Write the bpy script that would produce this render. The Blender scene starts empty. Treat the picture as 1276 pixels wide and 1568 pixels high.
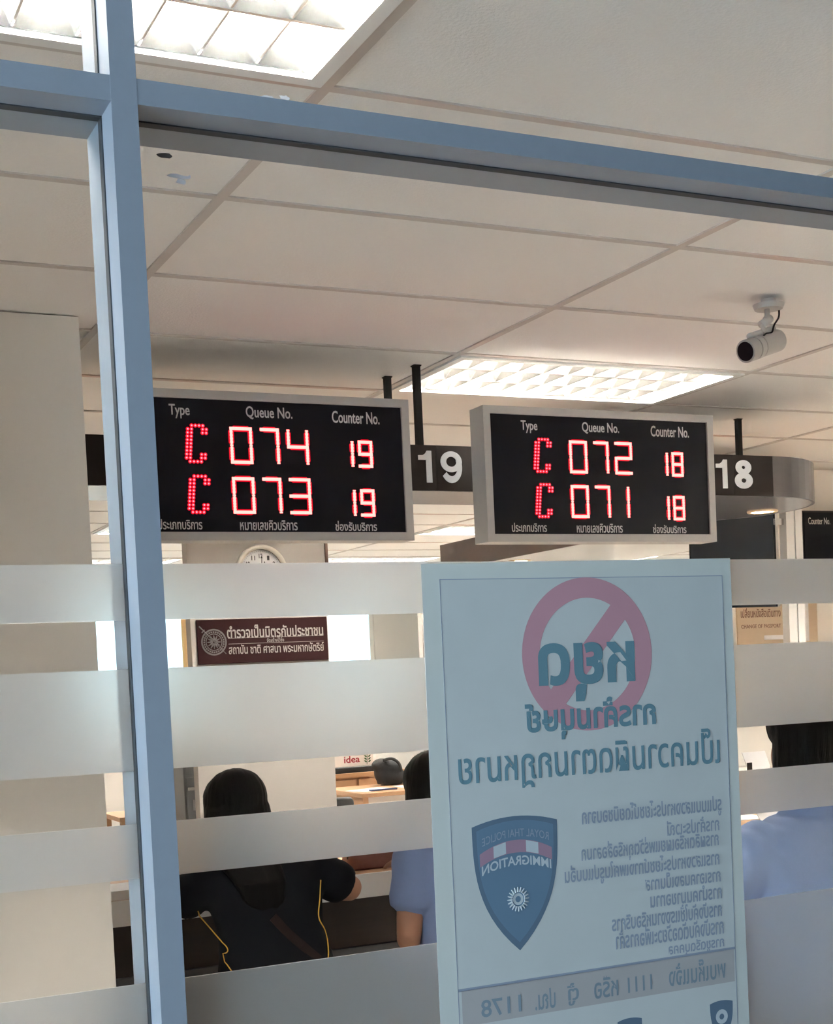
import bpy, bmesh, math, random
from mathutils import Vector, Matrix
from mathutils.bvhtree import BVHTree

random.seed(4)
PI = math.pi
SC = bpy.context.scene
COL = SC.collection

# ---------------------------------------------------------------- camera, world, exposure
EYE = 1.55
def set_camera():
    p, y, r = -0.047, 0.4461, -0.0458
    fw = Vector((math.sin(y)*math.cos(p), math.cos(y)*math.cos(p), math.sin(p)))
    rt = Vector((math.cos(y), -math.sin(y), 0))
    up = rt.cross(fw)
    c, s = math.cos(r), math.sin(r)
    rt, up = c*rt + s*up, -s*rt + c*up
    cd = bpy.data.cameras.new('camera')
    cam = bpy.data.objects.new('camera', cd)
    COL.objects.link(cam)
    m = Matrix((rt, up, -fw)).transposed().to_4x4()
    m.translation = Vector((0, 0, EYE))
    cam.matrix_world = m
    cd.sensor_fit = 'VERTICAL'
    cd.sensor_height = 24
    cd.lens = 2160.85/1568*24
    cd.shift_y = 350/1568
    cd.clip_start = 0.02
    SC.camera = cam
set_camera()

WORLD_COL = (0.67, 0.83, 1.0)
WORLD_STR = 21.0
LAMP_COL = (1.0, 0.92, 0.84)
TUBE_STR = 318.0
w = bpy.data.worlds.new('world'); SC.world = w
w.use_nodes = True
bg = w.node_tree.nodes['Background']
bg.inputs[0].default_value = (*WORLD_COL, 1)
bg.inputs[1].default_value = WORLD_STR
SC.view_settings.view_transform = 'Standard'
SC.view_settings.look = 'None'
SC.view_settings.exposure = 0.0
SC.view_settings.gamma = 1.0
SC.view_settings.use_curve_mapping = False
SC.cycles.use_denoising = True
SC.cycles.max_bounces = 10
SC.cycles.diffuse_bounces = 6
SC.cycles.transmission_bounces = 8
SC.cycles.transparent_max_bounces = 24
SC.cycles.sample_clamp_indirect = 80.0
SC.cycles.caustics_refractive = False
SC.cycles.caustics_reflective = False

# ---------------------------------------------------------------- materials
MATS = {}
def srgb(r, g, b):
    f = lambda v: (v/255/12.92) if v/255 <= .04045 else ((v/255+.055)/1.055)**2.4
    return (f(r), f(g), f(b))
def mat(name, col, rough=.6, metal=0., var=.06, scale=30., bump=0., stretch=(1, 1, 1), spec=.5):
    """principled material with a fine noise in colour (and bump)"""
    if name in MATS: return MATS[name]
    m = bpy.data.materials.new(name); m.use_nodes = True
    nt = m.node_tree; b = nt.nodes['Principled BSDF']
    tc = nt.nodes.new('ShaderNodeTexCoord'); mp = nt.nodes.new('ShaderNodeMapping')
    mp.inputs['Scale'].default_value = stretch
    nz = nt.nodes.new('ShaderNodeTexNoise'); nz.inputs['Scale'].default_value = scale; nz.inputs['Detail'].default_value = 4
    nt.links.new(tc.outputs['Object'], mp.inputs[0]); nt.links.new(mp.outputs[0], nz.inputs['Vector'])
    mx = nt.nodes.new('ShaderNodeMix'); mx.data_type = 'RGBA'
    mx.inputs[6].default_value = (*[max(0, c*(1-var)) for c in col], 1)
    mx.inputs[7].default_value = (*[min(1, c*(1+var)) for c in col], 1)
    nt.links.new(nz.outputs[0], mx.inputs[0]); nt.links.new(mx.outputs[2], b.inputs['Base Color'])
    b.inputs['Roughness'].default_value = rough; b.inputs['Metallic'].default_value = metal
    b.inputs['Specular IOR Level'].default_value = spec
    if bump:
        bp = nt.nodes.new('ShaderNodeBump'); bp.inputs['Strength'].default_value = bump; bp.inputs['Distance'].default_value = .01
        nt.links.new(nz.outputs[0], bp.inputs['Height']); nt.links.new(bp.outputs[0], b.inputs['Normal'])
    MATS[name] = m
    return m
def emit(name, col, s):
    if name in MATS: return MATS[name]
    m = bpy.data.materials.new(name); m.use_nodes = True
    nt = m.node_tree; nt.nodes.clear()
    e = nt.nodes.new('ShaderNodeEmission'); o = nt.nodes.new('ShaderNodeOutputMaterial')
    e.inputs[0].default_value = (*col, 1); e.inputs[1].default_value = s
    nt.links.new(e.outputs[0], o.inputs[0]); MATS[name] = m
    return m
def glass_mat(name='clear_glass', tint=(.97, .985, .98), refl=.005):
    m = bpy.data.materials.new(name); m.use_nodes = True
    nt = m.node_tree; nt.nodes.clear()
    o = nt.nodes.new('ShaderNodeOutputMaterial'); mx = nt.nodes.new('ShaderNodeMixShader')
    t = nt.nodes.new('ShaderNodeBsdfTransparent'); g = nt.nodes.new('ShaderNodeBsdfGlossy')
    f = nt.nodes.new('ShaderNodeLayerWeight'); f.inputs[0].default_value = .5
    p5 = nt.nodes.new('ShaderNodeMath'); p5.operation = 'POWER'; p5.inputs[1].default_value = 5.0
    k = nt.nodes.new('ShaderNodeMath'); k.operation = 'MULTIPLY_ADD'; k.inputs[1].default_value = .9; k.inputs[2].default_value = refl
    nt.links.new(f.outputs['Facing'], p5.inputs[0])
    t.inputs[0].default_value = (*tint, 1); g.inputs['Roughness'].default_value = .02
    nt.links.new(p5.outputs[0], k.inputs[0]); nt.links.new(k.outputs[0], mx.inputs[0])
    nt.links.new(t.outputs[0], mx.inputs[1]); nt.links.new(g.outputs[0], mx.inputs[2]); nt.links.new(mx.outputs[0], o.inputs[0])
    return m
def frost_mat():
    m = bpy.data.materials.new('frosted_film'); m.use_nodes = True
    nt = m.node_tree; nt.nodes.clear()
    o = nt.nodes.new('ShaderNodeOutputMaterial')
    r = nt.nodes.new('ShaderNodeBsdfRefraction'); r.inputs['Roughness'].default_value = .36; r.inputs['IOR'].default_value = 1.3
    r.inputs[0].default_value = (.97, .97, .97, 1)
    d = nt.nodes.new('ShaderNodeBsdfDiffuse'); d.inputs[0].default_value = (.86, .86, .87, 1)
    t = nt.nodes.new('ShaderNodeBsdfTranslucent'); t.inputs[0].default_value = (.9, .9, .9, 1)
    nz = nt.nodes.new('ShaderNodeTexNoise'); nz.inputs['Scale'].default_value = 900
    tc = nt.nodes.new('ShaderNodeTexCoord'); nt.links.new(tc.outputs['Object'], nz.inputs[0])
    bp = nt.nodes.new('ShaderNodeBump'); bp.inputs['Strength'].default_value = .05; nt.links.new(nz.outputs[0], bp.inputs['Height'])
    nt.links.new(bp.outputs[0], d.inputs['Normal'])
    a = nt.nodes.new('ShaderNodeMixShader'); a.inputs[0].default_value = .4
    b = nt.nodes.new('ShaderNodeMixShader'); b.inputs[0].default_value = FROST_DIFF
    nt.links.new(d.outputs[0], a.inputs[1]); nt.links.new(t.outputs[0], a.inputs[2])
    nt.links.new(r.outputs[0], b.inputs[1]); nt.links.new(a.outputs[0], b.inputs[2]); nt.links.new(b.outputs[0], o.inputs[0])
    return m
FROST_DIFF = .26
def paper_mat(name, col, trans=.35):
    if name in MATS: return MATS[name]
    m = bpy.data.materials.new(name); m.use_nodes = True
    nt = m.node_tree; nt.nodes.clear()
    o = nt.nodes.new('ShaderNodeOutputMaterial')
    d = nt.nodes.new('ShaderNodeBsdfDiffuse'); t = nt.nodes.new('ShaderNodeBsdfTranslucent'); mx = nt.nodes.new('ShaderNodeMixShader')
    nz = nt.nodes.new('ShaderNodeTexNoise'); nz.inputs['Scale'].default_value = 14; nz.inputs['Detail'].default_value = 6
    tc = nt.nodes.new('ShaderNodeTexCoord'); nt.links.new(tc.outputs['Object'], nz.inputs[0])
    cm = nt.nodes.new('ShaderNodeMix'); cm.data_type = 'RGBA'
    cm.inputs[6].default_value = (*[c*.94 for c in col], 1); cm.inputs[7].default_value = (*[min(1, c*1.06) for c in col], 1)
    nt.links.new(nz.outputs[0], cm.inputs[0]); nt.links.new(cm.outputs[2], d.inputs[0]); nt.links.new(cm.outputs[2], t.inputs[0])
    mx.inputs[0].default_value = trans
    nt.links.new(d.outputs[0], mx.inputs[1]); nt.links.new(t.outputs[0], mx.inputs[2]); nt.links.new(mx.outputs[0], o.inputs[0])
    MATS[name] = m
    return m
def wood_mat(name, c1, c2, rough=.35, axis=(1, 12, 12)):
    m = bpy.data.materials.new(name); m.use_nodes = True
    nt = m.node_tree; b = nt.nodes['Principled BSDF']
    tc = nt.nodes.new('ShaderNodeTexCoord'); mp = nt.nodes.new('ShaderNodeMapping'); mp.inputs['Scale'].default_value = axis
    nz = nt.nodes.new('ShaderNodeTexNoise'); nz.inputs['Scale'].default_value = 3; nz.inputs['Detail'].default_value = 6; nz.inputs['Distortion'].default_value = 1.2
    mx = nt.nodes.new('ShaderNodeMix'); mx.data_type = 'RGBA'; mx.inputs[6].default_value = (*c1, 1); mx.inputs[7].default_value = (*c2, 1)
    nt.links.new(tc.outputs['Object'], mp.inputs[0]); nt.links.new(mp.outputs[0], nz.inputs[0]); nt.links.new(nz.outputs[0], mx.inputs[0])
    nt.links.new(mx.outputs[2], b.inputs['Base Color']); b.inputs['Roughness'].default_value = rough
    return m

M_TILE = mat('ceiling_tile', (.88, .86, .83), .95, var=.05, scale=160, bump=.15)
def grid_mat():
    m = mat('ceiling_grid_bar', (.60, .56, .52), .6, var=.05, scale=12)
    nt = m.node_tree; b = nt.nodes['Principled BSDF']
    src = b.inputs['Base Color'].links[0].from_socket
    nz = nt.nodes.new('ShaderNodeTexNoise'); nz.inputs['Scale'].default_value = 1.6
    tc = nt.nodes.new('ShaderNodeTexCoord'); nt.links.new(tc.outputs['Object'], nz.inputs[0])
    rp = nt.nodes.new('ShaderNodeValToRGB'); rp.color_ramp.elements[0].position = .56; rp.color_ramp.elements[1].position = .70
    nt.links.new(nz.outputs[0], rp.inputs[0])
    mx = nt.nodes.new('ShaderNodeMix'); mx.data_type = 'RGBA'; mx.inputs[7].default_value = (.66, .48, .41, 1)
    nt.links.new(rp.outputs[0], mx.inputs[0]); nt.links.new(src, mx.inputs[6]); nt.links.new(mx.outputs[2], b.inputs['Base Color'])
    return m
M_GRID = grid_mat()
M_DIM = mat('dark_unseen_wall', (.075, .07, .07), .9, var=.05, scale=20)  # unseen waiting room finish, darkened so little of it reflects in the glass
M_WALL = mat('painted_wall', (.88, .85, .80), .85, var=.03, scale=40, bump=.05)
M_WALLW = mat('white_wall', (.80, .77, .73), .85, var=.03, scale=40, bump=.05)
M_WALLG = mat('grey_wall', (.42, .38, .35), .8, var=.05, scale=20)
M_FLOOR = mat('floor_tile', (.60, .57, .54), .35, var=.08, scale=6)
M_ALU = mat('anodised_aluminium', (.31, .35, .40), .42, .35, var=.04, scale=60)
M_GASKET = mat('black_gasket', (.03, .035, .04), .6)
M_GLASS = glass_mat()
M_FROST = frost_mat()
M_WHITEM = mat('white_enamel', (.82, .82, .80), .3, var=.02)
M_REFL = mat('bright_reflector', (.86, .86, .85), .17, .88, var=.02)
M_TUBE = emit('fluorescent_tube', LAMP_COL, TUBE_STR)
M_FRAME = mat('silver_frame', (.50, .48, .46), .45, .25, var=.05, scale=80)
M_SCREEN = mat('black_screen', (.005, .006, .011), .3, var=.1, spec=.2)
M_PRINT = mat('grey_print', (.66, .63, .61), .6)
M_LED = emit('led_core', (1.0, .17, .15), 5.0)
M_LEDG = emit('led_lens', (1.0, .004, .022), 1.1)  # wider dim red shape stands in for the glow around each segment
M_BROWN = mat('dark_brown_laminate', (.024, .017, .015), .5, var=.15, scale=25, spec=.25)
M_SOFFIT = mat('glossy_grey_soffit', (.16, .17, .19), .22, .3, var=.05)
M_NUM = mat('white_numeral', (.80, .80, .82), .5)
M_STEEL = mat('brushed_steel', (.15, .14, .14), .35, .6, var=.1, scale=20, stretch=(1, 1, 30))
M_ROD = mat('black_rod', (.008, .0075, .0075), .6, spec=.2)
M_DOWN = emit('downlight_lamp', (1.0, .82, .55), 22.0)
M_WOODR = wood_mat('brown_wood_panel', (.085, .045, .030), (.13, .07, .045))
M_WOODL = wood_mat('light_wood', (.50, .27, .14), (.60, .36, .20), .4)
M_TINT = mat('tinted_panel', (.016, .022, .032), .12, var=.1)
M_BLACK = mat('black_plastic', (.012, .012, .013), .4)
M_CHROME = mat('chrome', (.7, .7, .7), .2, 1.)
M_PAPER = mat('white_paper', (.82, .82, .84), .8, var=.03)
M_GREY = mat('grey_steel', (.13, .135, .145), .4, .3)
M_SKIN = mat('skin', (.42, .21, .13), .5, var=.08, scale=60)
M_HAIR = mat('black_hair', (.004, .0035, .0035), .5, var=.4, scale=30, bump=.3, stretch=(14, 14, 1), spec=.12)
M_SHIRTK = mat('black_polo_fabric', (.004, .0045, .007), .85, var=.2, scale=300, bump=.03, spec=.15)
M_SHIRTB = mat('blue_shirt_fabric', (.20, .27, .48), .8, var=.06, scale=200, bump=.08)
M_SHIRTL = mat('pale_blue_shirt_fabric', (.36, .49, .80), .8, var=.05, scale=200, bump=.08)
M_YELLOW = mat('yellow_piping', (.75, .42, .05), .6)
M_TROUS = mat('dark_trousers', (.02, .02, .025), .8)

# ---------------------------------------------------------------- mesh helpers
def link(name, bm, m, parent=None, smooth=False):
    me = bpy.data.meshes.new(name); bm.to_mesh(me); bm.free()
    if m: me.materials.append(m)
    if smooth:
        for p in me.polygons: p.use_smooth = True
    o = bpy.data.objects.new(name, me); COL.objects.link(o)
    if parent:
        o.parent = parent
        o.matrix_parent_inverse = parent.matrix_world.inverted()
    return o
def empty(name, loc, label, cat, group=None, rz=0):
    o = bpy.data.objects.new(name, None); COL.objects.link(o)
    o.empty_display_size = .05
    o.matrix_world = Matrix.Translation(loc) @ Matrix.Rotation(rz, 4, 'Z')
    return tag(o, label, cat, group)
def tag(o, label, cat, group=None):
    o['label'] = label; o['category'] = cat
    if group: o['group'] = group
    return o
def struct(o, label=None):
    o['kind'] = 'structure'
    if label: o['label'] = label; o['category'] = o.name.split('_')[0].split('.')[0]
    return o
def BM(): return bmesh.new()
def box(bm, x0, x1, y0, y1, z0, z1, bev=0., seg=2):
    r = bmesh.ops.create_cube(bm, size=1)
    for v in r['verts']:
        v.co = Vector(((x0+x1)/2+v.co.x*(x1-x0), (y0+y1)/2+v.co.y*(y1-y0), (z0+z1)/2+v.co.z*(z1-z0)))
    if bev:
        es = list({e for v in r['verts'] for e in v.link_edges})
        bmesh.ops.bevel(bm, geom=es, offset=bev, segments=seg, affect='EDGES', profile=.5)
    return bm
def cyl(bm, p, q, r, r2=None, n=20, cap=True):
    p, q = Vector(p), Vector(q); d = q-p
    mt = Matrix.Translation((p+q)/2) @ d.to_track_quat('Z', 'Y').to_matrix().to_4x4()
    bmesh.ops.create_cone(bm, cap_ends=cap, segments=n, radius1=r, radius2=r if r2 is None else r2, depth=d.length, matrix=mt)
    return bm
def ball(bm, c, rx, ry=None, rz=None, n=20, rot=None):
    ry = rx if ry is None else ry; rz = rx if rz is None else rz
    mt = Matrix.Translation(c) @ (rot.to_4x4() if rot else Matrix()) @ Matrix.Diagonal((rx, ry, rz, 1))
    bmesh.ops.create_uvsphere(bm, u_segments=n, v_segments=max(8, n*2//3), radius=1, matrix=mt)
    return bm
def tube(bm, pts, r, n=8):
    """round tube along a polyline; r is a number or one radius per point"""
    pts = [Vector(p) for p in pts]
    rs = r if isinstance(r, (list, tuple)) else [r]*len(pts)
    rings = []; ref = None
    for i, p in enumerate(pts):
        t = (pts[min(i+1, len(pts)-1)]-pts[max(i-1, 0)]).normalized()
        if ref is None: ref = t.orthogonal().normalized()
        a = (ref-t*ref.dot(t)).normalized(); b = t.cross(a); ref = a
        rings.append([bm.verts.new(p+(a*math.cos(2*PI*k/n)+b*math.sin(2*PI*k/n))*rs[i]) for k in range(n)])
    for A, B in zip(rings, rings[1:]):
        for k in range(n): bm.faces.new((A[k], A[(k+1) % n], B[(k+1) % n], B[k]))
    bm.faces.new(rings[0][::-1]); bm.faces.new(rings[-1])
    return bm
def prism_xy(bm, outline, z0, z1):
    lo = [bm.verts.new((x, y, z0)) for x, y in outline]; hi = [bm.verts.new((x, y, z1)) for x, y in outline]
    n = len(outline)
    bm.faces.new(lo[::-1]); bm.faces.new(hi)
    for i in range(n): bm.faces.new((lo[i], lo[(i+1) % n], hi[(i+1) % n], hi[i]))
    bmesh.ops.recalc_face_normals(bm, faces=bm.faces)
    return bm
def prism_xz(bm, outline, y0, y1):
    """outline in (x, z), thickness from y0 to y1"""
    a = [bm.verts.new((x, y0, z)) for x, z in outline]; b = [bm.verts.new((x, y1, z)) for x, z in outline]
    n = len(outline)
    bm.faces.new(a); bm.faces.new(b[::-1])
    for i in range(n): bm.faces.new((a[i], b[i], b[(i+1) % n], a[(i+1) % n]))
    bmesh.ops.recalc_face_normals(bm, faces=bm.faces)
    return bm
def ring_xz(bm, cx, cz, r0, r1, y0, y1, n=64, sx=1., a0=0., a1=2*PI):
    full = abs(a1-a0-2*PI) < 1e-6
    m = n if full else n+1
    V = []
    for i in range(m):
        a = a0+(a1-a0)*i/n
        V.append([bm.verts.new((cx+r*sx*math.cos(a), y, cz+r*math.sin(a))) for r, y in ((r0, y0), (r1, y0), (r1, y1), (r0, y1))])
    for i in range(n):
        A, B = V[i], V[(i+1) % m]
        for k in range(4): bm.faces.new((A[k], A[(k+1) % 4], B[(k+1) % 4], B[k]))
    bmesh.ops.recalc_face_normals(bm, faces=bm.faces)
    return bm
def text(name, body, m, parent, x0, x1, z0, z1, y, mirror=False, bold=0., depth=.0006, fit='both'):
    """lettering on a plane that faces -Y: fills the box x0..x1, z0..z1"""
    c = bpy.data.curves.new(name, 'FONT'); c.body = body; c.size = 1; c.offset = bold; c.extrude = .01 if depth > .0002 else 0; c.resolution_u = 3
    t = bpy.data.objects.new(name, c); COL.objects.link(t)
    dg = bpy.context.evaluated_depsgraph_get()
    me = bpy.data.meshes.new_from_object(t.evaluated_get(dg))
    bpy.data.objects.remove(t); bpy.data.curves.remove(c)
    vs = [v.co for v in me.vertices]
    ax, bx = min(v.x for v in vs), max(v.x for v in vs); ay, by = min(v.y for v in vs), max(v.y for v in vs)
    sx = (x1-x0)/(bx-ax); sz = (z1-z0)/(by-ay)
    if fit == 'width': sz = sx
    for v in me.vertices:
        u = (v.co.x-ax)*sx; v.co = Vector((x1-u if mirror else x0+u, y-(v.co.z/.01)*depth, z0+(v.co.y-ay)*sz))
    if mirror: me.flip_normals()
    bt = bmesh.new(); bt.from_mesh(me); seen = set(); isl = 0      # marks over letters sit a hair in front of each other
    for v0 in bt.verts:
        if v0 in seen: continue
        st = [v0]; seen.add(v0)
        while st:
            v = st.pop(); v.co.y -= (isl % 11)*.00002
            for e in v.link_edges:
                q = e.other_vert(v)
                if q not in seen: seen.add(q); st.append(q)
        isl += 1
    if depth < .0002:       # flat print: overlapping strokes must not lie in exactly one plane
        bmesh.ops.split_edges(bt, edges=bt.edges[:])
        for i, f in enumerate(bt.faces):
            for v in f.verts: v.co.y -= (i % 37)*.000005
    bt.to_mesh(me); bt.free()
    me.materials.clear(); me.materials.append(m)
    o = bpy.data.objects.new(name, me); COL.objects.link(o)
    if parent:
        o.parent = parent; o.matrix_parent_inverse = parent.matrix_world.inverted()
    return o
def copy_tree(o, parent=None):
    c = o.copy(); COL.objects.link(c)
    if parent: c.parent = parent
    for ch in list(o.children): copy_tree(ch, c)
    return c
def voxel(bm, size, smooth=4, fac=.5):
    """fuse overlapping shapes into one continuous surface"""
    me = bpy.data.meshes.new('tmp'); bm.to_mesh(me); bm.free()
    o = bpy.data.objects.new('tmp', me); COL.objects.link(o)
    r = o.modifiers.new('r', 'REMESH'); r.mode = 'VOXEL'; r.voxel_size = size
    s = o.modifiers.new('s', 'SMOOTH'); s.factor = fac; s.iterations = smooth
    dg = bpy.context.evaluated_depsgraph_get()
    res = bpy.data.meshes.new_from_object(o.evaluated_get(dg))
    bpy.data.objects.remove(o); bpy.data.meshes.remove(me)
    out = bmesh.new(); out.from_mesh(res); bpy.data.meshes.remove(res)
    return out

# ---------------------------------------------------------------- the room
CEIL = 2.592
GX0, GY0, CX, CY = 1.002, 2.948, 1.2, .6       # a grid crossing and the tile size
LIGHTS = [(-1, -2), (3, -2), (1, 5), (1, 2), (3, 2), (1, 10), (3, 6), (3, 10), (1, 14), (3, 14), (5, 10), (5, 14), (5, 2), (5, 6)]  # the off-pattern light just before the wall panel is added to brighten it
def ceiling():
    bm = BM(); I = range(-5, 10); J = range(-3, 19)
    for i in I:
        for j in J:
            if (i, j) in LIGHTS: continue
            x, y = GX0+CX*i, GY0+CY*j
            box(bm, x+.011, x+CX-.011, y+.011, y+CY-.011, CEIL+.004, CEIL+.02)
    o = struct(link('ceiling', bm, M_TILE))
    b2 = BM(); xa, xb = GX0+CX*I[0], GX0+CX*(I[-1]+1); ya, yb = GY0+CY*J[0], GY0+CY*(J[-1]+1)
    for j in range(J[0], J[-1]+2): box(b2, xa, xb, GY0+CY*j-.011, GY0+CY*j+.011, CEIL, CEIL+.03)
    for i in range(I[0], I[-1]+2): box(b2, GX0+CX*i-.012, GX0+CX*i+.012, ya, yb, CEIL-.0005, CEIL+.0295)
    link('grid_bars', b2, M_GRID, o)
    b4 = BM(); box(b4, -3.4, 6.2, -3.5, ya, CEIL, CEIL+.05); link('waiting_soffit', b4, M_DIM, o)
    b3 = BM(); box(b3, xa, xb, ya, yb, CEIL+.22, CEIL+.26); link('slab', b3, M_WALLG, o)
ceiling()
bm = BM(); box(bm, -5, 13, 1.55, 13.6, -.1, 0); fl = struct(link('floor', bm, M_FLOOR))
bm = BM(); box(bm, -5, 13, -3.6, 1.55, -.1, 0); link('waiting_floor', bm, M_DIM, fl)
def wall(name, *b, m=M_WALL):
    bm = BM(); box(bm, *b); return struct(link(name, bm, m))
wall('wall_left', -2.4, .924, 4.0, 4.25, 0, CEIL)
wall('wall_side_left', .45, .60, 4.25, 13.1, 0, CEIL, m=M_WALLW)
wall('wall_front_left', -2.5, -2.4, 1.5, 4.25, 0, CEIL)
wall('wall_right', 4.88, 10.4, 6.2, 6.32, 0, CEIL)
wall('wall_side_right', 10.3, 10.4, 1.6, 6.2, 0, CEIL)
wall('wall_far_right', 10.3, 10.4, 6.32, 13.1, 0, CEIL, m=M_WALLW)
wall('wall_front_right', 1.98, 10.4, 1.5, 1.6, 0, CEIL)
wall('wall_front_stub', -3.2, -.79, 1.5, 1.6, 0, CEIL)
wall('wall_waiting_right', 6.0, 6.1, -3.3, 1.5, 0, CEIL, m=M_DIM)  # unseen dark walls closing the waiting room against reflections in the partition
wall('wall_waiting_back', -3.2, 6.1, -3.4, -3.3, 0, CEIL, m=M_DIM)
def waiting_window():
    bm = BM(); box(bm, -3.3, -3.2, -3.4, 1.6, 0, .45); box(bm, -3.3, -3.2, -3.4, 1.6, 2.5, CEIL)
    box(bm, -3.3, -3.2, -3.4, -2.9, .45, 2.5); box(bm, -3.3, -3.2, 1.3, 1.6, .45, 2.5)
    struct(link('wall_waiting_left', bm, M_WALL))
    f = BM()
    for y in (-2.9, -.82, 1.26): box(f, -3.28, -3.22, y, y+.04, .49, 2.46)
    box(f, -3.28, -3.22, -2.9, 1.3, .45, .49); box(f, -3.28, -3.22, -2.9, 1.3, 2.46, 2.5)
    f = struct(link('window_9', f, M_ALU)); g = BM(); box(g, -3.253, -3.247, -2.86, -.82, .49, 2.46); link('window_pane', g, M_GLASS, f)
    g = BM(); box(g, -3.253, -3.247, -.78, 1.26, .49, 2.46); link('window_pane', g, M_GLASS, f)
waiting_window()
wall('wall_panel', 2.10, 2.857, 7.0, 7.08, 0, CEIL, m=mat('beige_panel', (.46, .43, .40), .85, var=.03, scale=40))
wall('wall_cubicle', 5.80, 8.2, 11.9, 11.98, 0, 2.35, m=M_WALLG)
bm = BM(); box(bm, 2.857, 2.872, 6.99, 7.085, 1.95, 2.40); struct(link('trim_brown', bm, M_WOODR))
# back wall with its window openings
def back_wall():
    bm = BM(); Y0, Y1 = 13.0, 13.15; zb, zt = 1.28, 2.32
    ops = [(1.6, 4.15), (5.05, 5.80), (6.6, 8.4)]
    box(bm, .45, 10.4, Y0, Y1, 0, zb); box(bm, .45, 10.4, Y0, Y1, zt, CEIL)
    x = .45
    for a, b in ops+[(10.4, 10.4)]:
        box(bm, x, a, Y0, Y1, zb, zt); x = b
    struct(link('wall_back', bm, M_WALLW))
    for k, (a, b) in enumerate(ops):
        fr = BM()
        box(fr, a, b, Y0+.02, Y0+.09, zb, zb+.05); box(fr, a, b, Y0+.02, Y0+.09, zt-.05, zt)
        box(fr, a, a+.04, Y0+.02, Y0+.09, zb+.05, zt-.05); box(fr, b-.04, b, Y0+.02, Y0+.09, zb+.05, zt-.05)
        f = struct(link('window_%d' % (k+4), fr, M_WHITEM))
        g = BM(); box(g, a+.04, b-.04, Y0+.05, Y0+.056, zb+.05, zt-.05); link('window_pane', g, M_GLASS, f)
        g = BM(); box(g, a+.045, b-.045, Y0+.062, Y0+.064, zb+.055, zt-.055); link('dimming_blind', g, paper_mat('dimming_cloth', (.40, .42, .40), .9), f)  # blind added behind the pane to tone down the bright sky
back_wall()
# pleated cream curtain beside the far window
bm = BM(); n = 40; prev = None
for k in range(n+1):
    x = 3.78+.42*k/n; y = 12.9+.025*math.sin(k*1.3)
    cur = [bm.verts.new((x, y, .004)), bm.verts.new((x, y, 2.45)), bm.verts.new((x, y+.006, 2.45)), bm.verts.new((x, y+.006, .004))]
    if prev:
        for q in range(4): bm.faces.new((prev[q], prev[(q+1) % 4], cur[(q+1) % 4], cur[q]))
    prev = cur
bmesh.ops.recalc_face_normals(bm, faces=bm.faces)
cu = link('curtain', bm, paper_mat('cream_curtain', (.92, .70, .46), .7), smooth=True)
tag(cu, 'cream orange curtain beside the far bright window', 'curtain')

# ---------------------------------------------------------------- glazed partition
YF, YG0, YG1, YB = 1.500, 1.543, 1.556, 1.614      # front face, gasket, back face
YG = 1.5495
ZR0, ZR1 = 2.170, 2.197
MX0, MX1 = .394, .4225
def band_z(v): return EYE+v/1.3*YG
BANDS = [(band_z(.1144), band_z(.062)), (band_z(.0167), band_z(-.0785)), (band_z(-.1282), band_z(-.1795)), (band_z(-.2787), .35)]
def post(name, x0, x1, label):
    bm = BM(); box(bm, x0, x1, YF, YG0, 0, CEIL); box(bm, x0, x1, YG1, YB, 0, CEIL)
    o = struct(link(name, bm, M_ALU), label)
    g = BM(); box(g, x0-.0015, x1+.0015, YG0, YG1, 0, CEIL); link('gasket', g, M_GASKET, o)
    return o
post('trim_mullion', MX0, MX1, 'blue grey aluminium post between the two glass panes')
post('trim_mullion_far', 1.952, 1.98, None)
post('trim_mullion_near', -.79, -.762, None)
def rail(name, x0, x1, z0, z1, label=None):
    bm = BM(); box(bm, x0, x1, YF+.0005, YG0, z0, z1); box(bm, x0, x1, YG1, YB-.0005, z0, z1)
    o = struct(link(name, bm, M_ALU), label)
    g = BM(); box(g, x0, x1, YG0, YG1, z0-.0015, z1+.0015); link('gasket', g, M_GASKET, o)
rail('trim_transom', MX1, 1.952, ZR0, ZR1, 'blue grey aluminium rail crossing above the wide glass pane')
rail('trim_transom_left', -.762, MX0, ZR0, ZR1, 'blue grey aluminium rail above the narrow glass pane')
rail('trim_sill', MX1, 1.952, 0.0, .05); rail('trim_sill_left', -.762, MX0, 0.0, .05)
M_SMUDGE = mat('tape_residue', (.85, .83, .82), .7); M_SMUDGE2 = mat('grey_smear', (.30, .27, .25), .7)
def blob(cx, cz, pts, m, parent, name):
    bm = BM(); prism_xz(bm, [(cx+a, cz+b) for a, b in pts], YG-.0036, YG-.0031); link(name, bm, m, parent)
def pane(k, x0, x1, z0, z1, frost=False):
    bm = BM(); box(bm, x0, x1, YG-.003, YG+.003, z0, z1)
    o = struct(link('window_%d' % k, bm, M_GLASS))
    if frost:
        for a, b in BANDS:
            f = BM(); box(f, x0+.002, x1-.002, YG+.0032, YG+.0047, b, a)
            link('frosted_strip', f, M_FROST, o)
    return o
w1 = pane(1, MX1, 1.952, .05, ZR0, True); pane(2, -.762, MX0, .05, ZR0, True)
w3 = pane(3, MX1, 1.952, ZR1, CEIL); pane(8, -.762, MX0, ZR1, CEIL)
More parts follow.
